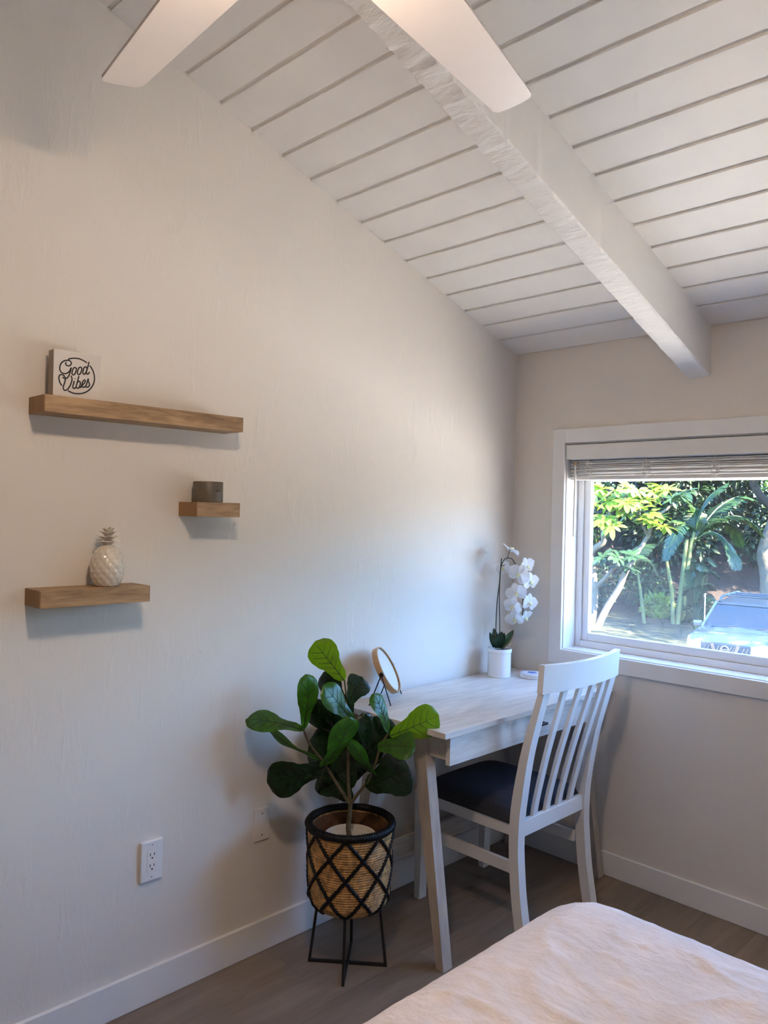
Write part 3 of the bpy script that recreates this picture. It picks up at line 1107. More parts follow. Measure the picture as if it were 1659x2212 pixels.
tr = MB()
nt_ = 16
vs, fs = [], []
for i in range(nt_ + 1):
    t = i / nt_
    y = 2.196 + (2.693 - 2.196) * t
    bow = 0.028 * (1 - (2 * t - 1) ** 2)
    for (dx, z) in ((-0.011, 0.866), (0.011, 0.866), (0.017, 0.962 - 0.006 * (1 - (2 * t - 1) ** 2)), (-0.005, 0.962 - 0.006 * (1 - (2 * t - 1) ** 2))):
        vs.append(V((0.644 + dx + bow, y, z)))
for i in range(nt_):
    for k in range(4):
        k2 = (k + 1) % 4
        fs.append((i * 4 + k, i * 4 + k2, i * 4 + 4 + k2, i * 4 + 4 + k))
fs += [(3, 2, 1, 0), tuple(nt_ * 4 + k for k in range(4))]
tr.add(vs, fs)
part('top_rail', tr, 'chair_white', chair, 30)
# four curved slats
for i in range(4):
    t = (i + 1) / 5
    yb, yt = YN + 0.039 + (YF - YN - 0.078) * t, 2.235 + (2.665 - 2.235) * t
    bow = 0.026 * (1 - (2 * t - 1) ** 2)
    zs = [0.405, 0.46, 0.52, 0.58, 0.64, 0.70, 0.76, 0.82, 0.875]
    path = []
    for z in zs:
        q = (z - 0.405) / 0.47
        path.append((post_x(z) - 0.002 + bow * q ** 1.5 + 0.018 * math.sin(PI * q) * 0.6, yb + (yt - yb) * q, z))
    part('back_slat', MB().sweep(smooth_path(path, 3), (0, 1, 0), 0.026, 0.013), 'chair_white', chair, 30)


def cushion(u, v):
    x = 0.108 + (0.545 - 0.108) * u
    y0 = 2.203
    y1 = 2.640
    y = y0 + (y1 - y0) * v
    eu, ev = abs(2 * u - 1), abs(2 * v - 1)
    h = (1 - eu ** 5) * (1 - ev ** 5)
    z = 0.410 + 0.056 * h ** 0.5
    return V((x, y, z))


cu = MB().grid(cushion, 28, 28)
cu.box((0.110, 2.205, 0.404), (0.543, 2.638, 0.4105))
part('seat_cushion', cu, 'seat_fabric', chair, 60, label='dark navy padded seat')

# ------------------------------------------------------------------ orchid
OX, OY = 0.097, 2.712
orch = thing('potted_orchid', 'white artificial orchid in white cylindrical pot on the desk corner', 'orchid', (OX, OY, DZ))
part('pot', MB().lathe([(0, 0), (0.0465, 0), (0.0485, 0.002), (0.0485, 0.101), (0.0515, 0.104), (0.0520, 0.117), (0.0505, 0.119), (0.0470, 0.117), (0.0455, 0.105), (0, 0.105)], (OX, OY, DZ), 48), 'ceramic_white', orch, 30)


def moss_fn(u, v):
    a, r = 2 * PI * u, 0.0455 * v
    return V((OX + r * math.cos(a), OY + r * math.sin(a), DZ + 0.1055 + 0.006 * (1 - v * v) + 0.004 * abs(mnoise.noise(V((r * 90 * math.cos(a), r * 90 * math.sin(a), 0)))) * (1 - v)))


part('moss', MB().grid(moss_fn, 28, 8), 'moss', orch, 60)
s0 = (V((OX, OY, 0)) - CAM).dot(CF)
# strap leaves
for (bx, by, tx, ty, w, ds) in ((1068, 1398, 1057, 1364, 11, -0.01), (1073, 1400, 1066, 1357, 15, 0.02), (1077, 1399, 1079, 1363, 13, -0.02), (1079, 1400, 1089, 1366, 14, 0.0), (1082, 1400, 1109, 1361, 16, 0.015), (1074, 1399, 1084, 1364, 14, 0.012)):
    b = at(bx, by, s0 + ds * 0.3)
    tp = at(tx, ty, s0 + ds * 2)
    wd = w / FPX * s0
    ax = (tp - b)
    L = ax.length
    ax.normalize()
    sd = ax.cross(-CF).normalized()
    nn_ = sd.cross(ax)

    def lf(u, v, b=b, ax=ax, sd=sd, nn_=nn_, L=L, wd=wd):
        hw = wd * 0.5 * (0.55 + 0.55 * math.sin(PI * min(1, v * 0.95))) * (max(0.0, 1 - v ** 3.2)) ** 0.6
        x = 2 * u - 1
        return b + ax * (L * v) + sd * (hw * x) + nn_ * (0.004 * x * x - 0.010 * v * v + 0.012 * v)
    part('strap_leaf', MB().grid(lf, 4, 10), 'orchid_leaf', orch, 60)
# flower spikes
sp1 = smooth_path([at(1071, 1398, s0), at(1071.5, 1345, s0), at(1074, 1300, s0 + 0.004), at(1078.5, 1262, s0), at(1082, 1226, s0 - 0.003), at(1088, 1211, s0), at(1096, 1205.5, s0 + 0.006), at(1105, 1207, s0 + 0.012), at(1112, 1216, s0 + 0.02), at(1122, 1240, s0 + 0.02), at(1128, 1275, s0 + 0.02), at(1130, 1315, s0 + 0.02), at(1127, 1335, s0 + 0.02)], 4)
part('flower_spike', MB().tube(sp1, 0.0022, 8), 'orchid_stem', orch, 60)
sp2 = smooth_path([at(1079, 1398, s0 + 0.01), at(1079.5, 1340, s0 + 0.01), at(1078.5, 1290, s0 + 0.01), at(1081, 1235, s0 + 0.008), at(1083.5, 1206, s0 + 0.006)], 4)
part('flower_spike', MB().tube(sp2, 0.0021, 8), 'orchid_stem', orch, 60)
part('flower_spike', MB().tube([at(1096, 1206, s0 + 0.006), at(1099, 1196, s0 + 0.004), at(1101.5, 1187, s0)], 0.0016, 7), 'orchid_stem', orch, 60)
part('flower_spike', MB().tube([at(1081, 1222, s0), at(1086, 1222, s0 + 0.015), at(1090, 1220, s0 + 0.03)], 0.0016, 7), 'orchid_stem', orch, 60)


def petal(c, n, up, ang, L, w, cup):
    n = n.normalized()
    up = (up - n * up.dot(n)).normalized()
    rt = up.cross(n)
    d = up * math.cos(ang) + rt * math.sin(ang)
    s = n.cross(d)

    def fn(u, v):
        x = 2 * u - 1
        hw = w * 0.5 * max(0.0, math.sin(PI * (0.10 + 0.885 * v) ** 1.25)) ** 0.55
        return c + d * (L * v) + s * (hw * x) + n * (cup * (v * v * L) - 0.10 * w * x * x + 0.004)
    return MB().grid(fn, 6, 8)


def flower(px, py, ds, n, r, roll=0.0, half=False):
    c = at(px, py, s0 + ds)
    r *= 1.22
    n = V(n).normalized()
    up = V((0, 0, 1)) if abs(n.z) < 0.85 else CR
    up = Matrix.Rotation(roll, 3, n) @ up
    core = MB()
    core.lathe([(0, 0.012), (0.004, 0.010), (0.0055, 0.004), (0.003, 0.0), (0, 0)], c, 10, n)
    upn = (up - n * up.dot(n)).normalized()
    rt = upn.cross(n)
    core.tube([c + n * 0.006, c + n * 0.013 - upn * 0.008, c + n * 0.011 - upn * 0.015], [0.004, 0.0045, 0.001], 8)
    core.tube([c + n * 0.006 + rt * 0.002, c + n * 0.010 + rt * 0.009 - upn * 0.003], [0.003, 0.002], 7)
    core.tube([c + n * 0.006 - rt * 0.002, c + n * 0.010 - rt * 0.009 - upn * 0.003], [0.003, 0.002], 7)
    fl = part('flower', core, 'lip_yellow', orch, 60)
    for (a, L, w, cu_) in ((0.0, r * 0.95, r * 0.70, -0.10), (2.25, r * 0.92, r * 0.62, -0.12), (-2.25, r * 0.92, r * 0.62, -0.12), (1.38, r, r * 1.12, 0.16), (-1.38, r, r * 1.12, 0.16)):
        part('petal', petal(c, n, up, a, L, w, cu_), 'petal', fl, 60)
    return fl


toc = -CF
flower(1103, 1188, 0.0, V((0.25, 0.35, 0.9)) + CR * 0.2, 0.037, 0.6)
flower(1089, 1228, 0.045, toc * 0.5 - CR * 0.6 + V((0, 0, 0.1)), 0.033, 0.3)
flower(1121, 1241, -0.015, toc * 0.85 - CR * 0.35, 0.040, -0.5)
flower(1138, 1224, 0.025, toc * 0.75 + CR * 0.6, 0.036, 0.4)
flower(1145, 1257, 0.01, toc * 0.8 + CR * 0.55 - V((0, 0, 0.1)), 0.036, 0.1)
flower(1116, 1281, -0.02, toc * 0.9 - CR * 0.3 - V((0, 0, 0.15)), 0.038, 0.3)
flower(1143, 1302, 0.01, toc * 0.78 + CR * 0.55, 0.035, -0.2)
flower(1108, 1310, -0.012, toc * 0.8 - CR * 0.5 - V((0, 0, 0.2)), 0.035, -0.3)
flower(1112, 1337, 0.0, toc * 0.75 - CR * 0.3 - V((0, 0, 0.35)), 0.034, 0.2)
flower(1134, 1333, 0.02, toc * 0.6 + CR * 0.6 - V((0, 0, 0.4)), 0.030, 0.5)

# ------------------------------------------------------------------ coasters
cc = V((0.202, 2.800, 0))
for i, lab in enumerate(('lower plain white round coaster by the orchid', 'upper round white coaster with a blue print by the orchid')):
    z = DZ + i * 0.0105
    o = V((0.002 * i, -0.001 * i, 0))
    co = thing('coaster', lab, 'coaster', cc + o + V((0, 0, z)), 'coasters on the desk')
    part('disc', MB().lathe([(0, 0), (0.0475, 0), (0.049, 0.0015), (0.049, 0.0085), (0.0475, 0.0100), (0, 0.0100)], cc + o + V((0, 0, z)), 48), 'coaster_white', co, 30)
    if i == 1:
        pr = MB().lathe([(0, 0.0100), (0.019, 0.0100), (0.019, 0.0103), (0, 0.0103)], cc + o + V((0, 0, z)), 24, fn=lambda a, h: 1 + 0.22 * math.sin(5 * a) + 0.1 * math.sin(9 * a + 1))
        part('print', pr, 'coaster_blue', co, label='blue printed motif')
        part('print_line', MB().ring(cc + o + V((0, 0, z + 0.0100)), (1, 0, 0), (0, 1, 0), 0.040, 0.0006, 40, 6), 'coaster_blue', co)

# ------------------------------------------------------------------ table mirror
RH = V((_r.x, _r.y, 0))                    # level image-right
TC = V((-_f.x, -_f.y, 0)).normalized()     # level, towards the viewer
mc = at(836, 1447, 2.862)
mn = (RH * 0.873 + V((0, 0, 0.488))) * 0.98 + TC * 0.19
mn.normalize()
mh = mn.cross(V((0, 0, 1))).normalized()   # level pivot axis
if mh.dot(TC) < 0:
    mh = -mh
mu_ = mn.cross(mh).normalized()
mirror = thing('table_mirror', 'round wooden-rimmed mirror on black wire legs on the desk', 'mirror', (mc.x, mc.y, DZ))
MR = 0.088
part('rim', MB().lathe([(MR - 0.006, -0.014), (MR, -0.013), (MR + 0.001, 0.0), (MR, 0.008), (MR - 0.003, 0.0095), (MR - 0.006, 0.008), (MR - 0.006, -0.014)], mc, 64, mn), 'mirror_wood', mirror, 30)
part('mirror_glass', MB().lathe([(0, 0.0045), (MR - 0.0062, 0.0045), (MR - 0.0062, 0.003), (0, 0.003)], mc, 64, mn), 'mirror_glass', mirror)
part('back_disc', MB().lathe([(0, -0.006), (MR - 0.0062, -0.006), (MR - 0.0062, 0.0028), (0, 0.0028)], mc, 64, mn), 'mirror_wood', mirror)
spread = RH
for sgn in (1, -1):
    pv = mc + mh * (sgn * (MR + 0.004))
    part('pivot', MB().lathe([(0, -0.003), (0.008, -0.003), (0.008, 0.004), (0.003, 0.0055), (0, 0.0055)], pv, 18, mh * sgn), 'black_metal', mirror, 30)
    for sd in (1, -1):
        ft = V((pv.x, pv.y, DZ)) + RH * (0.036 * sd - (0.004 if sd < 0 else 0)) + mh * (sgn * 0.004)
        part('wire_leg', MB().tube([pv + mh * (sgn * 0.002), ft + V((0, 0, 0.0022))], 0.0022, 8), 'black_metal', mirror, 60)
for sd in (1, -1):
    a = V(((mc + mh * (MR + 0.008)).x, (mc + mh * (MR + 0.008)).y, DZ + 0.0022)) + RH * (0.036 * sd - (0.004 if sd < 0 else 0))
    b = V(((mc - mh * (MR + 0.008)).x, (mc - mh * (MR + 0.008)).y, DZ + 0.0022)) + RH * (0.036 * sd - (0.004 if sd < 0 else 0))
    if sd < 0:
        part('wire_foot', MB().tube([a, b], 0.0020, 8), 'black_metal', mirror, 60)

# ------------------------------------------------------------------ woven planter on its stand
KX, KY = 0.254, 1.725
planter = thing('woven_planter', 'straw basket planter with black diamond lattice on black wire stand', 'planter', (KX, KY, 0))
ZB0, ZB1 = 0.192, 0.452


def basket_r(z):
    q = (z - ZB0) / (ZB1 - ZB0)
    r = 0.1265 + 0.0085 * q
    if q < 0.16:
        r -= 0.034 * (1 - q / 0.16) ** 2.0
    return r


rows_n = 34
pr = [(0, ZB0 + 0.004), (basket_r(ZB0) - 0.01, ZB0)]
for i in range(rows_n):
    for j, bmp in ((0.0, -0.0006), (0.33, 0.0028), (0.66, 0.0028)):
        z = ZB0 + (ZB1 - ZB0) * (i + j) / rows_n
        pr.append((basket_r(z) + bmp, z))
pr += [(basket_r(ZB1), ZB1), (basket_r(ZB1) - 0.010, ZB1)]
pr += [(basket_r(ZB1 - (ZB1 - ZB0) * t) - 0.011, ZB1 - (ZB1 - ZB0) * t) for t in (0.2, 0.5, 0.8, 0.95)] + [(0, ZB0 + 0.010)]
part('basket', MB().lathe(pr, (KX, KY, 0), 72, fn=lambda a, z: 1 + 0.006 * mnoise.noise(V((math.cos(a) * 7, math.sin(a) * 7, z * 90)))), 'straw', planter, 50)
part('basket_lining', MB().lathe([(basket_r(ZB1 - 0.01) - 0.0135, ZB1 - 0.01), (basket_r(ZB1 - 0.01) - 0.0125, ZB1 - 0.01), (basket_r(0.26) - 0.0125, 0.26), (basket_r(0.26) - 0.0135, 0.26)], (KX, KY, 0), 48), 'straw_inner', planter, 50)
part('rim_roll', MB().ring((KX, KY, ZB1 + 0.002), (1, 0, 0), (0, 1, 0), 0.1335, 0.0122, 480, 12, lambda a, b: 1 + 0.09 * math.sin(a * 96 + b * 1.5) + 0.04 * math.sin(a * 13)), 'black_cord', planter, 70, label='black braided rim')
for dirn in (1, -1):
    for kx in range(8):
        a0 = math.radians(-48 + 45 * kx)
        pts, rad = [], []
        nst = 46
        for i in range(nst + 1):
            t = i / nst
            z = ZB1 - 0.004 - t * (ZB1 - ZB0 - 0.008)
            a = a0 + dirn * math.radians(90) * t + 0.008 * math.sin(i * 2.1)
            r = basket_r(z) + 0.0026
            pts.append((KX + r * math.cos(a), KY + r * math.sin(a), z))
            rad.append(0.0054 + 0.0012 * (i % 2))
        part('lattice_cord', MB().tube(pts, rad, 6), 'black_cord', planter, 60)
FEET = [V((0.079, -0.090, 0)), V((-0.094, -0.080, 0)), V((-0.079, 0.090, 0)), V((0.094, 0.080, 0))]
for ft in FEET:
    top = ft * (0.098 / ft.length)
    c = V((KX, KY, 0))
    part('stand_leg', MB().bar(c + ft + V((0, 0, 0.001)), c + top + V((0, 0, ZB0 + 0.02)), 0.0085, 0.0085, ft.cross(V((0, 0, 1)))), 'black_metal', planter)
for a, b in ((0, 2), (1, 3)):
    c = V((KX, KY, 0.0045))
    part('stand_foot_bar', MB().bar(c + FEET[a] * 1.03, c + FEET[b] * 1.03, 0.0085, 0.009, FEET[a].cross(V((0, 0, 1)))), 'black_metal', planter)
part('stand_ring', MB().ring((KX, KY, ZB0 + 0.012), (1, 0, 0), (0, 1, 0), 0.099, 0.004, 40, 6), 'black_metal', planter, 60)

# fiddle-leaf fig in its own pale pot inside the basket
fig = thing('fiddle_leaf_fig', 'artificial fiddle-leaf fig growing out of the woven basket', 'plant', (KX, KY, 0.205))
part('inner_pot', MB().lathe([(0, 0.206), (0.068, 0.206), (0.083, 0.407), (0.085, 0.413), (0.082, 0.417), (0.078, 0.412), (0.077, 0.402), (0, 0.402)], (KX, KY, 0), 48), 'pot_cream', fig, 35, label='cream inner pot')
fs0 = (V((KX, KY, 0)) - CAM).dot(CF)


def fat(px, py, d=0.0):
    return at(px, py, fs0 + d)


stem0 = V((KX, KY, 0.400))
fork = fat(757, 1738, 0.0)
for pts, r0, r1 in (
        ([stem0, fat(752, 1790), fat(755, 1760), fork], 0.0085, 0.007),
        ([fork, fat(735, 1705, -0.01), fat(712, 1668, -0.025), fat(698, 1645, -0.03), fat(672, 1612, -0.03), fat(657, 1580, -0.03), fat(654, 1560, -0.03)], 0.006, 0.0028),
        ([fork, fat(753, 1700, 0.01), fat(752, 1650, 0.012), fat(752, 1600, 0.012), fat(749, 1550, 0.012), fat(748, 1505, 0.01), fat(744, 1468, 0.008)], 0.0065, 0.0026),
        ([fork, fat(768, 1722, -0.005), fat(780, 1706, -0.012), fat(797, 1684, -0.02), fat(811, 1650, -0.022), fat(822, 1612, -0.025), fat(838, 1585, -0.028)], 0.006, 0.0028)):
    path = smooth_path(pts, 4)
    part('stem', MB().tube(path, [r0 + (r1 - r0) * i / (len(path) - 1) for i in range(len(path))], 9), 'bark', fig, 60)

LEAF_W = [(0, 0.05), (0.06, 0.28), (0.15, 0.44), (0.28, 0.50), (0.40, 0.60), (0.55, 0.86), (0.70, 1.0), (0.82, 0.98), (0.92, 0.78), (0.975, 0.46), (1.0, 0.04)]


def leaf_w(t):
    for (a, wa), (b, wb) in zip(LEAF_W[:-1], LEAF_W[1:]):
        if a <= t <= b:
            q = (t - a) / (b - a)
            q = q * q * (3 - 2 * q)
            return wa + (wb - wa) * q
    return 0.04


def fig_leaf(bp, tp, db, dt, wpx, alpha, mname, curl=0.12, fold=0.25, seed=0):
    b, t = fat(bp[0], bp[1], db), fat(tp[0], tp[1], dt)
    ax = t - b
    L = ax.length
    ax.normalize()
    nf = -CF - ax * (-CF).dot(ax)
    nf.normalize()
    nrm_ = Matrix.Rotation(math.radians(alpha), 3, ax) @ nf
    sd = ax.cross(nrm_).normalized()
    W = wpx / FPX * fs0
    rn = random.Random(seed)
    ph = rn.uniform(0, 6)

    def pos(x, v):
        hw = W * 0.5 * leaf_w(v)
        wav = 0.035 * L * math.sin(v * 9 + ph + (2 if x > 0 else 0)) * abs(x) ** 1.5
        return b + ax * (L * v) + sd * (hw * x) + nrm_ * (curl * L * math.sin(PI * v) * 0.8 + fold * hw * abs(x) - 0.06 * L * (x * x) * v + wav * 0.55)
    g = MB().grid(lambda u, v: pos(2 * u - 1, v), 10, 20)
    lf = part('leaf', g, mname, fig, 75)
    vn = MB()
    off = nrm_ * 0.0006
    vn.tube([pos(0, v / 14) + off for v in range(14)], [0.0016 - 0.0012 * v / 13 for v in range(14)], 5, False)
    for i, v0 in enumerate((0.16, 0.32, 0.46, 0.60, 0.73)):
        for s in (1, -1):
            vn.tube([pos(s * x * 0.8, v0 + 0.17 * x) + off for x in (0, 0.25, 0.5, 0.75, 0.95)], [0.0009, 0.0008, 0.0007, 0.0005, 0.0003], 4, False)
    part('vein', vn, 'fig_vein_dark' if 'dark' in mname else 'fig_vein', lf, 60)
    return lf


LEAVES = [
    ((744, 1470), (680, 1387), 0.00, -0.02, 66, 5, 'fig_leaf_backlit', 0.04),
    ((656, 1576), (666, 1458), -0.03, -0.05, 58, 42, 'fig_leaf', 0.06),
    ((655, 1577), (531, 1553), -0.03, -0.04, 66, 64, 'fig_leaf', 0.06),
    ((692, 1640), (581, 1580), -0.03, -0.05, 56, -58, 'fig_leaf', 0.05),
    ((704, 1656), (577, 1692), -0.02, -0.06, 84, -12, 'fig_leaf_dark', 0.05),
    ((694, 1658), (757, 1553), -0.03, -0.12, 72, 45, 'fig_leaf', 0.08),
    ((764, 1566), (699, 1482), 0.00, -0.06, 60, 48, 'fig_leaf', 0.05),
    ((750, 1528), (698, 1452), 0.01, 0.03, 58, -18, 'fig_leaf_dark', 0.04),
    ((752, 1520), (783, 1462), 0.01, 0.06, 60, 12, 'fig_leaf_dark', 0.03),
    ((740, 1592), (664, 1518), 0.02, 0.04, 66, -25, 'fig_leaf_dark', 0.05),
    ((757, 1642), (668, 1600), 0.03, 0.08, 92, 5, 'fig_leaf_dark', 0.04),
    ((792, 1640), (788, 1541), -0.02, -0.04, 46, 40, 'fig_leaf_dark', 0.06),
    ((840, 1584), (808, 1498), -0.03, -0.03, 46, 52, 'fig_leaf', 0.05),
    ((842, 1590), (948, 1545), -0.03, -0.03, 74, 4, 'fig_leaf_backlit', 0.04),
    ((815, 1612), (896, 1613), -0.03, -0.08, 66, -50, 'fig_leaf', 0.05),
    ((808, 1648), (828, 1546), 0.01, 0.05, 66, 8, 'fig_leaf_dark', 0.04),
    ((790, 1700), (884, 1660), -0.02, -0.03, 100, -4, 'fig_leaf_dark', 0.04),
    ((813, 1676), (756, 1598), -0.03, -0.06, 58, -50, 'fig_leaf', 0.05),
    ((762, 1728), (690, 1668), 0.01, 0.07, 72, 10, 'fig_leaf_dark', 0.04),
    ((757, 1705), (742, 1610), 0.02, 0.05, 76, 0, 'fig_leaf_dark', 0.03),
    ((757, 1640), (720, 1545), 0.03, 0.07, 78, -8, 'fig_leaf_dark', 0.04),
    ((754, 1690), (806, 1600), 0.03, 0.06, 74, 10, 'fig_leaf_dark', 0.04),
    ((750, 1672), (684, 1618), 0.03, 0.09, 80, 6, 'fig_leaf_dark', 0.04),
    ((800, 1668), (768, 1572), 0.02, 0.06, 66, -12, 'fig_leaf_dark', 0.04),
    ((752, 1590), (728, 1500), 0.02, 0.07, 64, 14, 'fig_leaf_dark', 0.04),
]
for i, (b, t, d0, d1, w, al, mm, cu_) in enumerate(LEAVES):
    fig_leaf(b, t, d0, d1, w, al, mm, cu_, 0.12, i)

# ------------------------------------------------------------------ bed
BZ = 0.575
BEX0, BEX1, BEY0, BEY1 = 1.082, 3.16, 0.14, 1.706
bed = thing('bed', 'bed with crumpled pale pink linen cover in the foreground', 'bed', ((BEX0 + BEX1) / 2, (BEY0 + BEY1) / 2, 0))
part('mattress', MB().box((BEX0 + 0.05, BEY0 + 0.05, 0.27), (BEX1 - 0.05, BEY1 - 0.05, BZ - 0.035), 0.05, 3), 'mattress_cloth', bed, 40)
part('bed_frame', MB().box((BEX0 + 0.06, BEY0 + 0.06, 0.16), (BEX1 - 0.03, BEY1 - 0.06, 0.268), 0.004, 1), 'bed_wood', bed)
for lx in (BEX0 + 0.14, BEX1 - 0.12):
    for ly in (BEY0 + 0.14, BEY1 - 0.14):
        part('bed_leg', MB().box((lx - 0.03, ly - 0.03, 0.0), (lx + 0.03, ly + 0.03, 0.16), 0.003, 1), 'bed_wood', bed)
RC, RVZ, DROP = 0.145, 0.066, 0.30


def ridged(p):
    return 1 - abs(mnoise.noise(p)) * 2


def bed_fn(u, v):
    ext = RC * PI / 2 + DROP
    x = BEX0 + RC - ext + (BEX1 - BEX0 - 2 * RC + 2 * ext) * u
    y = BEY0 + RC - ext + (BEY1 - BEY0 - 2 * RC + 2 * ext) * v
    cxx = min(max(x, BEX0 + RC), BEX1 - RC)
    cyy = min(max(y, BEY0 + RC), BEY1 - RC)
    e = V((x - cxx, y - cyy, 0))
    d = e.length
    d = min(d, ext)
    if d < 1e-9:
        q = V((x, y, BZ))
        nn2 = V((0, 0, 1))
    else:
        dr_ = e.normalized()
        if d < RC * PI / 2:
            a = d / RC
            q = V((cxx, cyy, BZ)) + dr_ * (RC * math.sin(a)) - V((0, 0, RVZ * (1 - math.cos(a))))
            nn2 = (dr_ * math.sin(a) + V((0, 0, math.cos(a))))
        else:
            q = V((cxx, cyy, BZ - RVZ - (d - RC * PI / 2))) + dr_ * RC
            nn2 = dr_
    a = ridged(V((x * 3.2 + y * 1.5, y * 6.5 - x * 1.5, 1.0)))
    b = ridged(V((x * 9 - y * 4, y * 10 + x * 5, 4.0)))
    c = mnoise.noise(V((x * 2.0, y * 2.0, 8)))
    c2 = ridged(V((x * 18 + y * 9, y * 15 - x * 10, 14.0)))
    h = 0.0075 * max(0, a) ** 6 + 0.0042 * max(0, b) ** 5 + 0.004 * c + 0.0020 * max(0, c2) ** 5
    return q + nn2 * (h * (1 - 0.75 * min(1, d / (RC * 0.9))))


part('cover', MB().grid(bed_fn, 300, 260), 'linen', bed, 80, label='crumpled pale pink linen cover')

# ------------------------------------------------------------------ ceiling fan
HX, HY, HZ = 1.2515, 0.677, 2.32
fan = thing('ceiling_fan', 'white ceiling fan with long tapered blades hanging by the beam', 'ceiling fan', (HX, HY, HZ))
ztop = zc(HY)
part('canopy', MB().lathe([(0, -0.07), (0.035, -0.07), (0.065, -0.03), (0.07, 0.02), (0, 0.02)], (HX, HY, ztop), 40), 'fan_white', fan, 35)
part('downrod', MB().tube([(HX, HY, HZ + 0.09), (HX, HY, ztop - 0.05)], 0.013, 16), 'fan_white', fan, 60)
part('motor', MB().lathe([(0, 0.10), (0.03, 0.10), (0.085, 0.08), (0.11, 0.05), (0.115, 0.0), (0.105, -0.035), (0.09, -0.05), (0, -0.05)], (HX, HY, HZ), 48), 'fan_white', fan, 35)
part('light_bowl', MB().lathe([(0.086, -0.050), (0.083, -0.066), (0.070, -0.084), (0.045, -0.096), (0, -0.100)], (HX, HY, HZ), 40), 'lamp_bowl', fan, 60, label='lit frosted glass bowl')
TH0 = math.radians(174.3)
PT = math.radians(-10.1)
RT = 0.695
for k in range(5):
    a = TH0 - k * math.radians(72)
    d = V((math.cos(a), math.sin(a), 0))
    nb_ = V((-math.sin(a), math.cos(a), 0)) * math.cos(PT) + V((0, 0, 1)) * math.sin(PT)
    un = d.cross(nb_)
    h = V((HX, HY, HZ))
    w0, w1 = 0.0725, 0.0430
    out_ = []
    r0 = 0.17
    for (r, s) in [(r0, 1)] + [(r0 + (RT - 0.012 - r0) * i / 6, 1) for i in range(1, 7)] + [(RT, 0.85)]:
        out_.append((r, s * (w0 + (w1 - w0) * r / RT)))
    for i in range(1, 6):
        t = i / 6
        out_.append((RT + 0.004 * math.sin(PI * t), w1 * 0.85 * (1 - 2 * t)))
    for (r, s) in [(RT, -0.85)] + [(r0 + (RT - 0.012 - r0) * i / 6, -1) for i in range(6, -1, -1)]:
        out_.append((r, s * (w0 + (w1 - w0) * r / RT)))
    bd = MB().prism([h + d * r + nb_ * w - un * 0.003 for r, w in out_], un * 0.006)
    bl_ = part('blade', bd, 'fan_white', fan)
    part('blade_iron', MB().bar(h + d * 0.09 + V((0, 0, 0.0)), h + d * 0.24 + un * 0.006, 0.05, 0.005, nb_), 'fan_white', bl_)

# ------------------------------------------------------------------ outdoors
GZ = -2.25
LEV = V((CF.x, CF.y, 0)).normalized()      # level viewing direction used to lay out the garden
RTV = V((LEV.y, -LEV.x, 0))


def ground_z(p):
    q = V((p.x, p.y, 0)) - V((CAM.x, CAM.y, 0))
    s, l = q.dot(LEV), q.dot(RTV)
    t = min(1, max(0, (s - 29.5) / 8.0))
    t = t * t * (3 - 2 * t)
    side = min(1, max(0, (26 - l) / 6.0))
    h = min(1, max(0, (14.5 - p.y) / 6.0))          # unseen apron raised by the house to bounce sun indoors, falling to the garden
    h = h * h * (3 - 2 * h)
    return GZ + 1.88 * h + t * 3.2 * side + 0.05 * (1 - h) * mnoise.noise(V((p.x * 0.5, p.y * 0.5, 0)))


def ground_fn(u, v):
    x = -75 + 150 * u
    y = YW + 0.171 + 85 * v ** 1.6
    p = V((x, y, 0))
    p.z = ground_z(p)
    return p


gd = mesh_obj('ground', MB().grid(ground_fn, 110, 90), 'ground_cover', V((0, 0, GZ)), 60)
gd.location = (0, 0, GZ)
gd['kind'] = 'structure'
gd['label'] = 'patchy lawn rising to a bare soil bank'




def apron_fn(u, v):
    p = V((-7 + 24 * u, YW + 0.18 + 5.9 * v, 0))
    p.z = ground_z(p) + 0.03
    return p


apron = mesh_obj('added_apron', MB().grid(apron_fn, 24, 8), 'concrete', V((5, 6, -0.35)), 60)  # added out of sight to bounce sunlight up to the ceiling
apron.location = (5, 6, -0.35)
apron['kind'] = 'structure'
apron['label'] = 'unseen pale concrete apron added to bounce sun to the ceiling'


def on_ground(px, s):
    p = at(px, 1120, s)
    p.z = ground_z(p)
    return p


def leaf_quad(mb, c, d, n, L, w):
    """one folded leaf, 4 triangles"""
    d = d.normalized()
    s = d.cross(n).normalized()
    n2 = s.cross(d)
    mb.add([c, c + d * (L * 0.55) + s * (w * 0.5) - n2 * 0.02 * L, c + d * L - n2 * 0.10 * L, c + d * (L * 0.55) - s * (w * 0.5) - n2 * 0.02 * L, c + d * (L * 0.5) + n2 * 0.05 * L],
           [(0, 1, 4), (1, 2, 4), (2, 3, 4), (3, 0, 4)])


def rvec(rn):
    while True:
        v = V((rn.uniform(-1, 1), rn.uniform(-1, 1), rn.uniform(-1, 1)))
        if 0.05 < v.length < 1:
            return v.normalized()


def crown(blobs, n, size, rn):
    """leaves scattered through the skins of a few ellipsoids"""
    mb = MB()
    tot = sum(b[3] * b[4] for b in blobs)
    for (cx, cy_, cz, rx, rz) in blobs:
        for _ in range(int(n * rx * rz / tot)):
            d = rvec(rn)
            q = rn.uniform(0.55, 1.0)
            c = V((cx + d.x * rx * q, cy_ + d.y * rx * q, cz + d.z * rz * q))
            dd = (d + rvec(rn) * 0.9 + V((0, 0, -0.3))).normalized()
            leaf_quad(mb, c, dd, (V((0, 0, 1)) + rvec(rn) * 0.7), size * rn.uniform(0.6, 1.3), size * 0.45)
    return mb


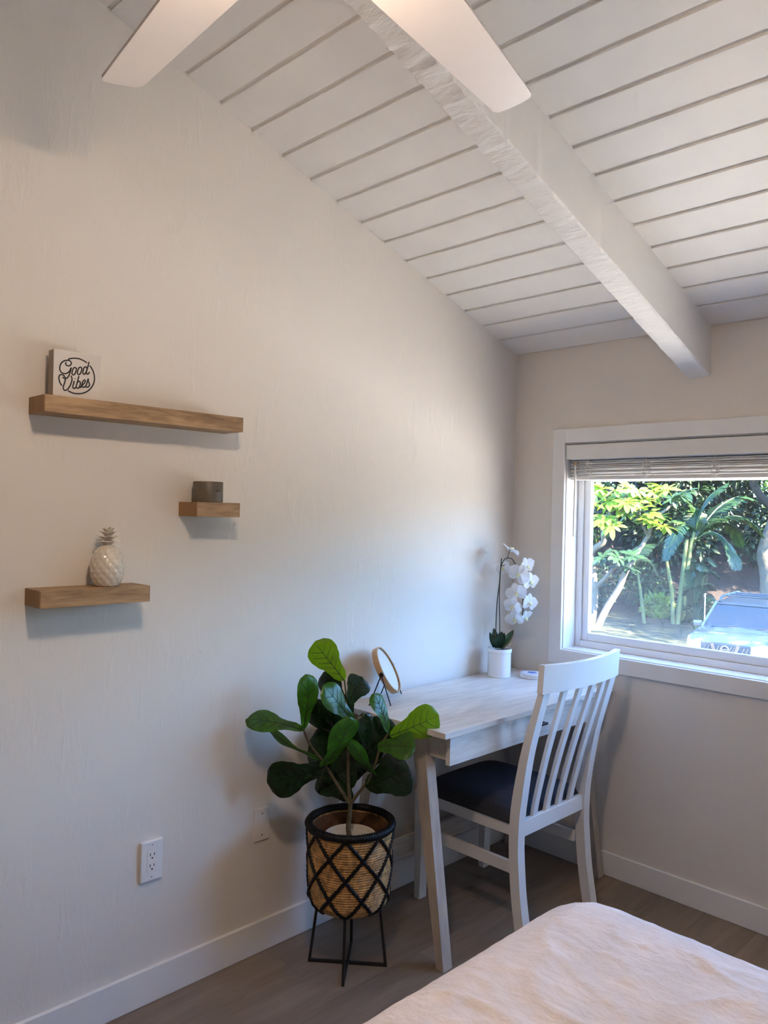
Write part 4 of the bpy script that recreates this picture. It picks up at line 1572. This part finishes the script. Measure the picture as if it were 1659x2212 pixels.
def big_tree(name, px, s, H, R, mname, label, trunk='dark_bark', n=2600, size=0.42, seed=1, low=0.25):
    rn = random.Random(seed)
    b = on_ground(px, s)
    t = thing(name, label, 'tree', b, 'trees on the bank')
    part('trunk', MB().tube([b + V((0, 0, -0.2)), b + V((0.1, 0, H * 0.3)), b + V((-0.1, 0.1, H * 0.75))], [0.22, 0.17, 0.08], 9), trunk, t, 60)
    blobs = []
    for i in range(9):
        a = rn.uniform(0, 6.28)
        q = rn.uniform(0.1, 0.75)
        blobs.append((b.x + math.cos(a) * R * q, b.y + math.sin(a) * R * q, b.z + H * rn.uniform(low, 0.95), R * rn.uniform(0.35, 0.6), H * rn.uniform(0.12, 0.2)))
    part('foliage', crown(blobs, n, size, rn), mname, t, kind='stuff')
    return t


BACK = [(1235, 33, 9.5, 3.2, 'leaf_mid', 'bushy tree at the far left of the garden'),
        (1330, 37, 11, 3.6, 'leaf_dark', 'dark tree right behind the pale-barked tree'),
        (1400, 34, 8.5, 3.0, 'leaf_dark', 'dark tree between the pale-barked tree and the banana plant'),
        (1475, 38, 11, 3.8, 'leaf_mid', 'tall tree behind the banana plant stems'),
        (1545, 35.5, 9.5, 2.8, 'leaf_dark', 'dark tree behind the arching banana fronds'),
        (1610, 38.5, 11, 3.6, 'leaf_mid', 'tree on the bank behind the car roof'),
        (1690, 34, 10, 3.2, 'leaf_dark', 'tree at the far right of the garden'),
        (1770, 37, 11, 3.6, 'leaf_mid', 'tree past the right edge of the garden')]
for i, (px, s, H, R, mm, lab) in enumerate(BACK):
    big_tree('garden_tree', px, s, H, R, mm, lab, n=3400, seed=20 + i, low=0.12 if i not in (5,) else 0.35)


for i, (x, y, H, R, lab) in enumerate(((2.6, 18.5, 12.0, 3.8, 'unseen tree added right of the parked car to shade it'), (1.5, 26.0, 13.0, 3.8, 'tall unseen tree added beyond the car to shade the garden'), (-1.5, 34.0, 13, 3.8, 'tall unseen tree added at the far right to shade the garden'))):  # added out of view to keep sun off the car and lawn
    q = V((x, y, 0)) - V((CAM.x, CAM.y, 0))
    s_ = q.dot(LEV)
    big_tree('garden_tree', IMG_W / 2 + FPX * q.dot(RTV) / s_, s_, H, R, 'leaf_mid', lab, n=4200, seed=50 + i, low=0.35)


# unseen tree line added on the right to block the low bright sky
rn = random.Random(301)
blobs = []
for i in range(26):
    hd = math.radians(2 + 84 * i / 25 + rn.uniform(-1, 1))
    d_ = 33 + rn.uniform(-2, 3)
    q = V((1.5 + d_ * math.sin(hd), 3 + d_ * math.cos(hd), 0))
    blobs.append((q.x, q.y, GZ + 3.4 + rn.uniform(-0.4, 0.8), 2.6, 3.9))
tl = crown(blobs, 7000, 1.1, rn)
solo('added_tree_line', tl, 'leaf_mid', (20, 25, GZ), 'unseen leafy tree line added to block low sky right of the window', 'trees', kind='stuff')


# far hedge of shrubs closing the gaps low down
def shrub(px, s, r, h, mname, label, seed, size=0.3, n=900, name='shrub', group='shrubs along the bank'):
    rn = random.Random(seed)
    b = on_ground(px, s)
    t = thing(name, label, 'shrub', b, group)
    part('foliage', crown([(b.x, b.y, b.z + h * 0.45, r, h * 0.5), (b.x + r * 0.4, b.y - r * 0.3, b.z + h * 0.3, r * 0.6, h * 0.3)], n, size, rn), mname, t, kind='stuff')
    part('stem', MB().tube([b + V((0, 0, -0.1)), b + V((0.05, 0.03, h * 0.4))], [0.06, 0.03], 6), 'dark_bark', t)
    return t


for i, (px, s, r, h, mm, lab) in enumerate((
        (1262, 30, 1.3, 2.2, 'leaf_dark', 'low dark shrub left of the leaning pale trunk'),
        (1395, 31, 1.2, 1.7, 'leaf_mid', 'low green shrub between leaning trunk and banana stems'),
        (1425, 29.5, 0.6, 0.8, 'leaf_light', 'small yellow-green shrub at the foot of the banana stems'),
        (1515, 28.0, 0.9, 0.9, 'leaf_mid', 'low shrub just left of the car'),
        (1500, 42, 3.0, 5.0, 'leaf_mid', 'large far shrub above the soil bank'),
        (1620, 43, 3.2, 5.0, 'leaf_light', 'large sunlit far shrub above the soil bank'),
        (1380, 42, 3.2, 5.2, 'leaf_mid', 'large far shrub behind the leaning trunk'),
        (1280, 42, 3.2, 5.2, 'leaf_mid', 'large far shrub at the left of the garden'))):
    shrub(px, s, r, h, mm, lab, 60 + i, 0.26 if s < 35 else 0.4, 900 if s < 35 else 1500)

# pale-barked tree with rosettes of paddle leaves
pl = thing('frangipani_tree', 'pale-barked leaning tree with rosettes of paddle leaves', 'tree', on_ground(1284, 26.2))
PS = 26.0
b0 = on_ground(1278, PS)
b1 = on_ground(1290, PS)
for pts, r0, r1 in (
        ([b0 + V((0, 0, -0.2)), at(1283, 1300, PS), at(1281, 1240, PS), at(1274, 1205, PS), at(1285, 1185, PS - 0.3), at(1303, 1172, PS - 0.5), at(1304, 1150, PS - 0.6), at(1318, 1135, PS - 0.7), at(1316, 1100, PS - 0.6), at(1300, 1060, PS - 0.6)], 0.15, 0.045),
        ([b1 + V((0, 0, -0.2)), at(1310, 1315, PS), at(1338, 1270, PS - 0.2), at(1352, 1235, PS - 0.3), at(1376, 1195, PS - 0.3), at(1400, 1158, PS - 0.4), at(1412, 1120, PS - 0.6)], 0.13, 0.05),
        ([at(1287, 1270, PS), at(1310, 1245, PS - 0.4), at(1335, 1218, PS - 0.6)], 0.08, 0.04),
        ([at(1274, 1205, PS), at(1272, 1150, PS + 0.2), at(1268, 1110, PS + 0.3)], 0.08, 0.04),
        ([at(1318, 1135, PS - 0.7), at(1340, 1105, PS - 0.8), at(1352, 1070, PS - 0.9)], 0.06, 0.035),
        ([at(1400, 1158, PS - 0.4), at(1385, 1125, PS - 0.6), at(1378, 1090, PS - 0.7)], 0.06, 0.035),
        ([at(1412, 1120, PS - 0.6), at(1440, 1100, PS - 0.4), at(1465, 1078, PS - 0.3)], 0.05, 0.03)):
    path = smooth_path(pts, 4)
    part('trunk', MB().tube(path, [r0 + (r1 - r0) * i / (len(path) - 1) for i in range(len(path))], 9), 'grey_bark', pl, 60)
rn = random.Random(5)
ROS = [(1300, 1058), (1328, 1060), (1345, 1074), (1362, 1056), (1340, 1092), (1352, 1085), (1372, 1085), (1388, 1098), (1402, 1110), (1395, 1080), (1412, 1062), (1425, 1050), (1440, 1060), (1310, 1118), (1322, 1135), (1298, 1128),
       (1408, 1128), (1425, 1118), (1392, 1122), (1302, 1205), (1348, 1192), (1366, 1202), (1334, 1205), (1358, 1228), (1340, 1225), (1452, 1078), (1470, 1072), (1482, 1062), (1435, 1138), (1450, 1142), (1284, 1062), (1276, 1090), (1380, 1060), (1318, 1082), (1360, 1110)]
for i, (px, py) in enumerate(ROS):
    c = at(px, py, PS - 0.8 + rn.uniform(-0.7, 0.6))
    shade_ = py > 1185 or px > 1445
    up = (V((0, 0, 1)) + rvec(rn) * 0.5 - LEV * 0.35).normalized()
    mb = MB()
    nl = rn.randint(10, 14)
    for q in range(nl):
        a = 2 * PI * q / nl + rn.uniform(-0.2, 0.2)
        s1 = up.orthogonal().normalized()
        s2 = up.cross(s1)
        d = (s1 * math.cos(a) + s2 * math.sin(a)) + up * rn.uniform(-0.35, 0.45)
        L = rn.uniform(0.32, 0.52)
        d.normalize()
        sd = d.cross(up).normalized()
        n2 = sd.cross(d)

        def lf(u, v, c=c, d=d, sd=sd, n2=n2, L=L):
            hw = 0.155 * L * (0.18 + math.sin(PI * min(1, v * 0.9 + 0.02)) ** 0.8)
            if v > 0.98:
                hw *= 0.3
            x = 2 * u - 1
            return c + d * (L * (0.08 + v * 0.92)) + sd * (hw * x) + n2 * (0.04 * L * abs(x) - 0.28 * L * v * v)
        mb.grid(lf, 2, 5)
    part('leaf_rosette', mb, 'leaf_blue' if shade_ else 'leaf_light', pl, 60)  # sun and shade put into the leaf colour of each rosette

# banana-like palm with arching fronds
PB = 27.5
pb0 = on_ground(1468, PB)
palm = thing('banana_palm', 'clump of slender green stems with wide arching torn fronds', 'palm', pb0)
for pts, r0, r1 in (
        ([on_ground(1459, PB) + V((0, 0, -0.1)), at(1452, 1285, PB), at(1444, 1235, PB), at(1439, 1205, PB)], 0.075, 0.05),
        ([on_ground(1468, PB) + V((0, 0, -0.1)), at(1470, 1280, PB), at(1477, 1220, PB), at(1484, 1165, PB)], 0.085, 0.06),
        ([on_ground(1480, PB + 0.3) + V((0, 0, -0.1)), at(1479, 1270, PB), at(1487, 1215, PB), at(1495, 1165, PB), at(1500, 1150, PB)], 0.085, 0.06),
        ([on_ground(1398, PB) + V((0, 0, -0.1)), at(1384, 1280, PB), at(1377, 1235, PB)], 0.06, 0.04)):
    path = smooth_path(pts, 4)
    part('palm_stem', MB().tube(path, [r0 + (r1 - r0) * i / (len(path) - 1) for i in range(len(path))], 9), 'green_stem', palm, 60)


def frond(pts, w, mname, parent, seed, droop=0.25, bare=0.15):
    """arching rib with a blade torn into many strips"""
    rn = random.Random(seed)
    path = smooth_path(pts, 8)
    n = len(path)
    mb = MB()
    mb.tube(path, [0.035 * (1 - 0.8 * i / (n - 1)) + 0.004 for i in range(n)], 5)
    nstrip = 34
    for i in range(nstrip):
        t = bare + (1 - bare) * i / (nstrip - 1)
        f = t * (n - 1)
        k = min(int(f), n - 2)
        p = path[k].lerp(path[k + 1], f - k)
        tg = (path[min(k + 1, n - 1)] - path[k]).normalized()
        sd = tg.cross(V((0, 0, 1)))
        if sd.length < 0.1:
            sd = RTV.copy()
        sd.normalize()
        up = sd.cross(tg)
        env = math.sin(PI * min(1, 0.12 + 0.86 * (t - bare) / (1 - bare))) ** 0.6
        for s in (1, -1):
            L = w * 0.5 * env * rn.uniform(0.85, 1.1)
            d = (sd * s + tg * 0.35 - V((0, 0, droop * rn.uniform(0.7, 1.5))) + up * 0.1).normalized()
            hw = 0.030 * w + 0.02
            mb.add([p - tg * hw, p + tg * hw, p + d * (L * 0.6) + tg * hw * 1.05, p + d * (L * 0.6) - tg * hw * 0.9,
                    p + d * L + tg * hw * 0.8 - V((0, 0, 0.12 * L)), p + d * L - tg * hw * 0.3 - V((0, 0, 0.12 * L))],
                   [(0, 1, 2, 3), (3, 2, 4, 5)])
    return part('frond', mb, mname, parent, 60)


FR = [([(1498, 1172), (1530, 1150), (1560, 1160), (1580, 1190), (1592, 1228)], 1.05, 'leaf_blue'),
      ([(1500, 1165), (1525, 1140), (1560, 1128), (1585, 1142), (1600, 1180)], 1.0, 'leaf_mid'),
      ([(1502, 1160), (1530, 1120), (1560, 1090), (1600, 1072), (1640, 1085)], 1.1, 'leaf_blue'),
      ([(1505, 1158), (1545, 1125), (1590, 1115), (1625, 1130), (1650, 1160)], 1.0, 'leaf_mid'),
      ([(1494, 1162), (1484, 1135), (1468, 1140), (1452, 1168), (1438, 1208)], 0.9, 'leaf_blue'),
      ([(1498, 1155), (1502, 1125), (1498, 1098), (1480, 1078)], 0.9, 'leaf_mid'),
      ([(1492, 1155), (1476, 1128), (1455, 1125), (1432, 1142)], 0.85, 'leaf_mid'),
      ([(1500, 1158), (1512, 1110), (1535, 1070), (1570, 1045)], 1.0, 'leaf_blue'),
      ([(1377, 1238), (1365, 1215), (1345, 1220), (1332, 1245)], 0.8, 'leaf_dark'),
      ([(1377, 1238), (1385, 1210), (1405, 1212), (1420, 1240)], 0.8, 'leaf_dark'),
      ([(1377, 1238), (1378, 1200), (1390, 1180), (1412, 1175)], 0.8, 'leaf_dark')]
for i, (pts, w, mm) in enumerate(FR):
    dv = (-0.9, 0.6, 0.9, -0.4, -0.5, 0.3, 0.8, -0.2, 0.2, -0.3, 0.5)[i]
    frond([at(x, y, PB + dv * j / (len(pts) - 1)) for j, (x, y) in enumerate(pts)], w, mm, palm, 90 + i)

fp = thing('fan_palm', 'low young palm with spreading fronds in front of the soil bank', 'palm', on_ground(1508, 26.0))
root = on_ground(1505, 26.0)
for i, (x, y) in enumerate(((1545, 1222), (1556, 1250), (1540, 1275), (1520, 1232), (1492, 1250), (1482, 1285), (1550, 1300))):
    m_ = at((1505 + x) / 2, min(y, 1300) - 8, 25.8)
    frond([root + V((0, 0, 0.05)), root.lerp(m_, 0.6) + V((0, 0, 0.25)), m_ + V((0, 0, 0.1)), at(x, y, 25.6 + 0.2 * (i % 3))], 0.62, 'leaf_blue', fp, 130 + i, 0.15, 0.3)

tk = thing('tree_trunk', 'stout grey tree trunk standing beside the car roof', 'tree', on_ground(1662, 27.5))
path = smooth_path([on_ground(1662, 27.5) + V((0, 0, -0.2)), at(1664, 1270, 27.5), at(1660, 1225, 27.5), at(1655, 1195, 27.5), at(1668, 1150, 27.5), at(1690, 1080, 27.5), at(1700, 1000, 27.6)], 4)
part('trunk', MB().tube(path, [0.36 - 0.12 * i / (len(path) - 1) for i in range(len(path))], 12), 'grey_bark', tk, 60)
path = smooth_path([at(1690, 1120, 28.2), at(1655, 1085, 28.4), at(1630, 1050, 28.5), at(1622, 1000, 28.6)], 4)
part('branch', MB().tube(path, 0.14, 9), 'dark_bark', tk, 60)
rn = random.Random(77)
cen = at(1660, 1000, 28.5)
part('foliage', crown([(cen.x, cen.y, cen.z + 0.6, 2.2, 1.0), (cen.x - 1.8, cen.y - 1.0, cen.z + 0.5, 1.8, 0.9), (cen.x + 1.6, cen.y + 1.2, cen.z + 0.9, 1.8, 1.0)], 1500, 0.34, rn), 'leaf_light', tk, kind='stuff')

stake = on_ground(1527, 22.0)
solo('garden_stake', MB().tube([stake + V((0, 0, -0.1)), V((stake.x, stake.y, at(1529, 1282, 22.0).z))], 0.016, 8), 'stake_white', stake, 'thin pale stake standing left of the parked car', 'stake', 60)

# ------------------------------------------------------------------ parked car (local: x forward, y left, z up)
heading = (-LEV * math.cos(math.radians(37)) - RTV * math.sin(math.radians(37))).normalized()
nose = at(1567, 1388, 17.2)
car = thing('parked_car', 'silver four-wheel-drive car with dark roof rack parked outside', 'car', (0, 0, 0))
car_c = V((nose.x, nose.y, 0)) - heading * 2.2
car.location = (car_c.x, car_c.y, GZ)
car.rotation_euler = (0, 0, math.atan2(heading.y, heading.x))


def cpart(name, mb, m, smooth=None, parent=None, label=None):
    o = mesh_obj(name, mb, m, V((0, 0, 0)), smooth)
    o.parent = parent or car
    if label:
        o['label'] = label
    return o


def loft(secs):
    mb = MB()
    n = len(secs[0])
    vs = [V(p) for s in secs for p in s]
    fs = []
    for i in range(len(secs) - 1):
        for k in range(n):
            k2 = (k + 1) % n
            fs.append((i * n + k, i * n + k2, (i + 1) * n + k2, (i + 1) * n + k))
    fs.append(tuple(range(n))[::-1])
    fs.append(tuple((len(secs) - 1) * n + k for k in range(n)))
    return mb.add(vs, fs)


def body_sec(x, hw, zb, zt, hwt):
    """half-rounded body section"""
    return [(x, -hw * 0.92, zb), (x, hw * 0.92, zb), (x, hw, zb + 0.18), (x, hw, zb + (zt - zb) * 0.62), (x, (hw + hwt) / 2 + 0.01, zt - 0.05), (x, hwt - 0.06, zt), (x, 0.0, zt + 0.025),
            (x, -hwt + 0.06, zt), (x, -(hw + hwt) / 2 - 0.01, zt - 0.05), (x, -hw, zb + (zt - zb) * 0.62), (x, -hw, zb + 0.18)]


secs = [body_sec(2.20, 0.74, 0.42, 0.98, 0.66), body_sec(2.10, 0.84, 0.36, 1.06, 0.76), body_sec(1.80, 0.89, 0.34, 1.12, 0.82), body_sec(1.30, 0.91, 0.34, 1.17, 0.84), body_sec(0.98, 0.91, 0.34, 1.19, 0.85),
        body_sec(0.2, 0.91, 0.34, 1.18, 0.87), body_sec(-1.4, 0.91, 0.34, 1.18, 0.87), body_sec(-2.1, 0.90, 0.38, 1.14, 0.86), body_sec(-2.28, 0.84, 0.45, 1.08, 0.80)]
cpart('body', loft(secs), 'car_paint', 40)
cab = [[(0.96, -0.80, 1.17), (0.96, 0.80, 1.17), (0.94, 0.0, 1.19)],]
gl = loft([[(1.00, -0.80, 1.16), (1.00, 0.80, 1.16), (0.24, 0.665, 1.685), (0.24, -0.665, 1.685)], [(-2.10, -0.83, 1.12), (-2.10, 0.83, 1.12), (-1.85, 0.68, 1.68), (-1.85, -0.68, 1.68)]])
cpart('window_glass', gl, 'car_glass', 30)
cpart('roof', loft([[(0.30, -0.68, 1.66), (0.30, 0.68, 1.66), (0.26, 0.62, 1.715), (0.26, -0.62, 1.715)], [(-0.6, -0.70, 1.67), (-0.6, 0.70, 1.67), (-0.6, 0.64, 1.75), (-0.6, -0.64, 1.75)], [(-1.9, -0.69, 1.66), (-1.9, 0.69, 1.66), (-1.88, 0.63, 1.72), (-1.88, -0.63, 1.72)]]), 'car_dark', 30, label='dark reflective roof')
for s in (1, -1):
    cpart('pillar', MB().bar((1.02, 0.81 * s, 1.16), (0.24, 0.685 * s, 1.70), 0.055, 0.05, (0, 1, 0)), 'car_paint')
    cpart('pillar', MB().bar((-0.25, 0.845 * s, 1.16), (-0.30, 0.69 * s, 1.69), 0.03, 0.09, (0, 1, 0)), 'car_dark')
    cpart('pillar', MB().bar((-1.30, 0.845 * s, 1.16), (-1.22, 0.69 * s, 1.69), 0.03, 0.10, (0, 1, 0)), 'car_dark')
    cpart('pillar', MB().bar((-2.10, 0.84 * s, 1.13), (-1.86, 0.69 * s, 1.69), 0.04, 0.10, (0, 1, 0)), 'car_paint')
    rl = cpart('roof_rail', MB().tube(smooth_path([(0.28, 0.60 * s, 1.71), (0.16, 0.60 * s, 1.79), (-0.1, 0.60 * s, 1.83), (-1.3, 0.60 * s, 1.83), (-1.65, 0.60 * s, 1.80), (-1.80, 0.60 * s, 1.72)], 4), 0.035, 8), 'car_dark', 60)
    cpart('mirror', MB().obox((0.72, 0.98 * s, 1.20), ((1, 0, 0), (0, 1, 0), (0, 0, 1)), (0.06, 0.10, 0.07), 0.02, 2).bar((0.74, 0.86 * s, 1.17), (0.72, 0.92 * s, 1.19), 0.04, 0.04, (1, 0, 0)), 'car_paint', 40)
    cpart('headlight', loft([[(1.80, 0.80 * s, 0.84), (1.80, 0.905 * s, 0.84), (1.80, 0.90 * s, 1.04), (1.80, 0.78 * s, 1.06)], [(2.12, 0.60 * s, 0.80), (2.12, 0.845 * s, 0.80), (2.12, 0.83 * s, 1.00), (2.12, 0.60 * s, 1.02)], [(2.215, 0.52 * s, 0.79), (2.215, 0.72 * s, 0.79), (2.20, 0.71 * s, 0.97), (2.20, 0.52 * s, 0.985)]]), 'lamp_glass', 30)
    for xw in (1.38, -1.40):
        w = cpart('wheel', MB().lathe([(0.21, -0.11), (0.35, -0.10), (0.375, -0.06), (0.375, 0.06), (0.35, 0.10), (0.21, 0.11), (0.21, -0.11)], (xw, 0.82 * s, 0.375), 32, (0, s, 0)), 'tyre', 35)
        sp = MB().lathe([(0, 0.06), (0.05, 0.075), (0.07, 0.055), (0.20, 0.05), (0.215, 0.09), (0.215, 0.02), (0, 0.02)], (xw, 0.82 * s, 0.375), 32, (0, s, 0), fn=None)
        for q in range(6):
            a = 2 * PI * q / 6
            sp.bar((xw + 0.04 * math.cos(a), (0.82 + 0.075) * s, 0.375 + 0.04 * math.sin(a)), (xw + 0.205 * math.cos(a), (0.82 + 0.085) * s, 0.375 + 0.205 * math.sin(a)), 0.05, 0.02, (-math.sin(a), 0, math.cos(a)))
        o = cpart('rim', sp, 'rim_silver', 35, parent=w)
        arch = []
        for q in range(13):
            a = PI * q / 12
            arch.append((xw + 0.45 * math.cos(a), 0.905 * s, 0.40 + 0.45 * math.sin(a)))
        cpart('wheel_arch', MB().sweep(arch, (0, 1, 0), 0.07, 0.07), 'car_paint', 40)
        cpart('wheel_well', MB().lathe([(0, 0), (0.41, 0), (0.41, 0.004), (0, 0.004)], (xw, 0.912 * s, 0.40), 28, (0, s, 0)), 'car_dark')
cpart('roof_rack_bar', MB().tube([(-0.15, -0.60, 1.835), (-0.15, 0.60, 1.835)], 0.022, 8), 'car_dark', 60)
cpart('roof_rack_bar', MB().tube([(-1.15, -0.60, 1.835), (-1.15, 0.60, 1.835)], 0.022, 8), 'car_dark', 60)
cpart('roof_rack_bar', MB().tube([(-0.65, -0.60, 1.835), (-0.65, 0.60, 1.835)], 0.022, 8), 'car_dark', 60)
grille = cpart('grille', MB().box((2.17, -0.50, 0.74), (2.212, 0.50, 0.965)), 'car_dark')
for yy in (-0.26, 0.26):
    cpart('grille_bar', MB().bar((2.235, yy * 1.05, 0.98), (2.235, yy * 0.72, 0.72), 0.07, 0.03, (0, 1, 0)), 'chrome', parent=grille)
for yy in (-0.44, -0.36, 0.36, 0.44, -0.10, 0.10, 0.16, -0.16):
    cpart('grille_slat', MB().bar((2.22, yy - 0.03, 0.78), (2.22, yy + 0.03, 0.93), 0.018, 0.02, (0, 1, 0)), 'chrome', parent=grille)
cpart('emblem', MB().ring((2.24, 0, 0.865), (0, 1, 0), (0, 0, 1), 0.075, 0.014, 28, 8).box((2.235, -0.10, 0.85), (2.255, 0.10, 0.88)), 'chrome', 60, parent=grille, label='round chrome badge with a crossbar')
cpart('bumper', loft([[(2.30, -0.72, 0.46), (2.30, 0.72, 0.46), (2.30, 0.72, 0.70), (2.30, -0.72, 0.70)], [(2.12, -0.90, 0.42), (2.12, 0.90, 0.42), (2.12, 0.90, 0.74), (2.12, -0.90, 0.74)]]), 'car_paint', 40)
for yy in (-0.50, 0.50):
    cpart('hood_crease', MB().tube([(2.08, yy * 1.0, 1.075), (1.5, yy * 1.12, 1.165), (1.02, yy * 1.2, 1.205)], 0.012, 6), 'car_paint', 60)
for (y0_, y1_) in ((-0.62, -0.02), (0.06, 0.66)):
    cpart('wiper', MB().tube([(0.985, y0_, 1.20), (0.93, y1_, 1.245)], 0.012, 6), 'car_dark', 60)
for s in (1, -1):
    for (xa, xb) in ((0.55, -0.24), (-0.30, -1.24)):
        cpart('door_seam', MB().box((xb - 0.004, 0.909 * s - 0.003, 0.46), (xb + 0.004, 0.909 * s + 0.003, 1.05)), 'car_dark')
        cpart('door_handle', MB().box((xb + 0.08, 0.905 * s - 0.012, 0.98), (xb + 0.24, 0.905 * s + 0.012, 1.01), 0.004, 1), 'car_paint')
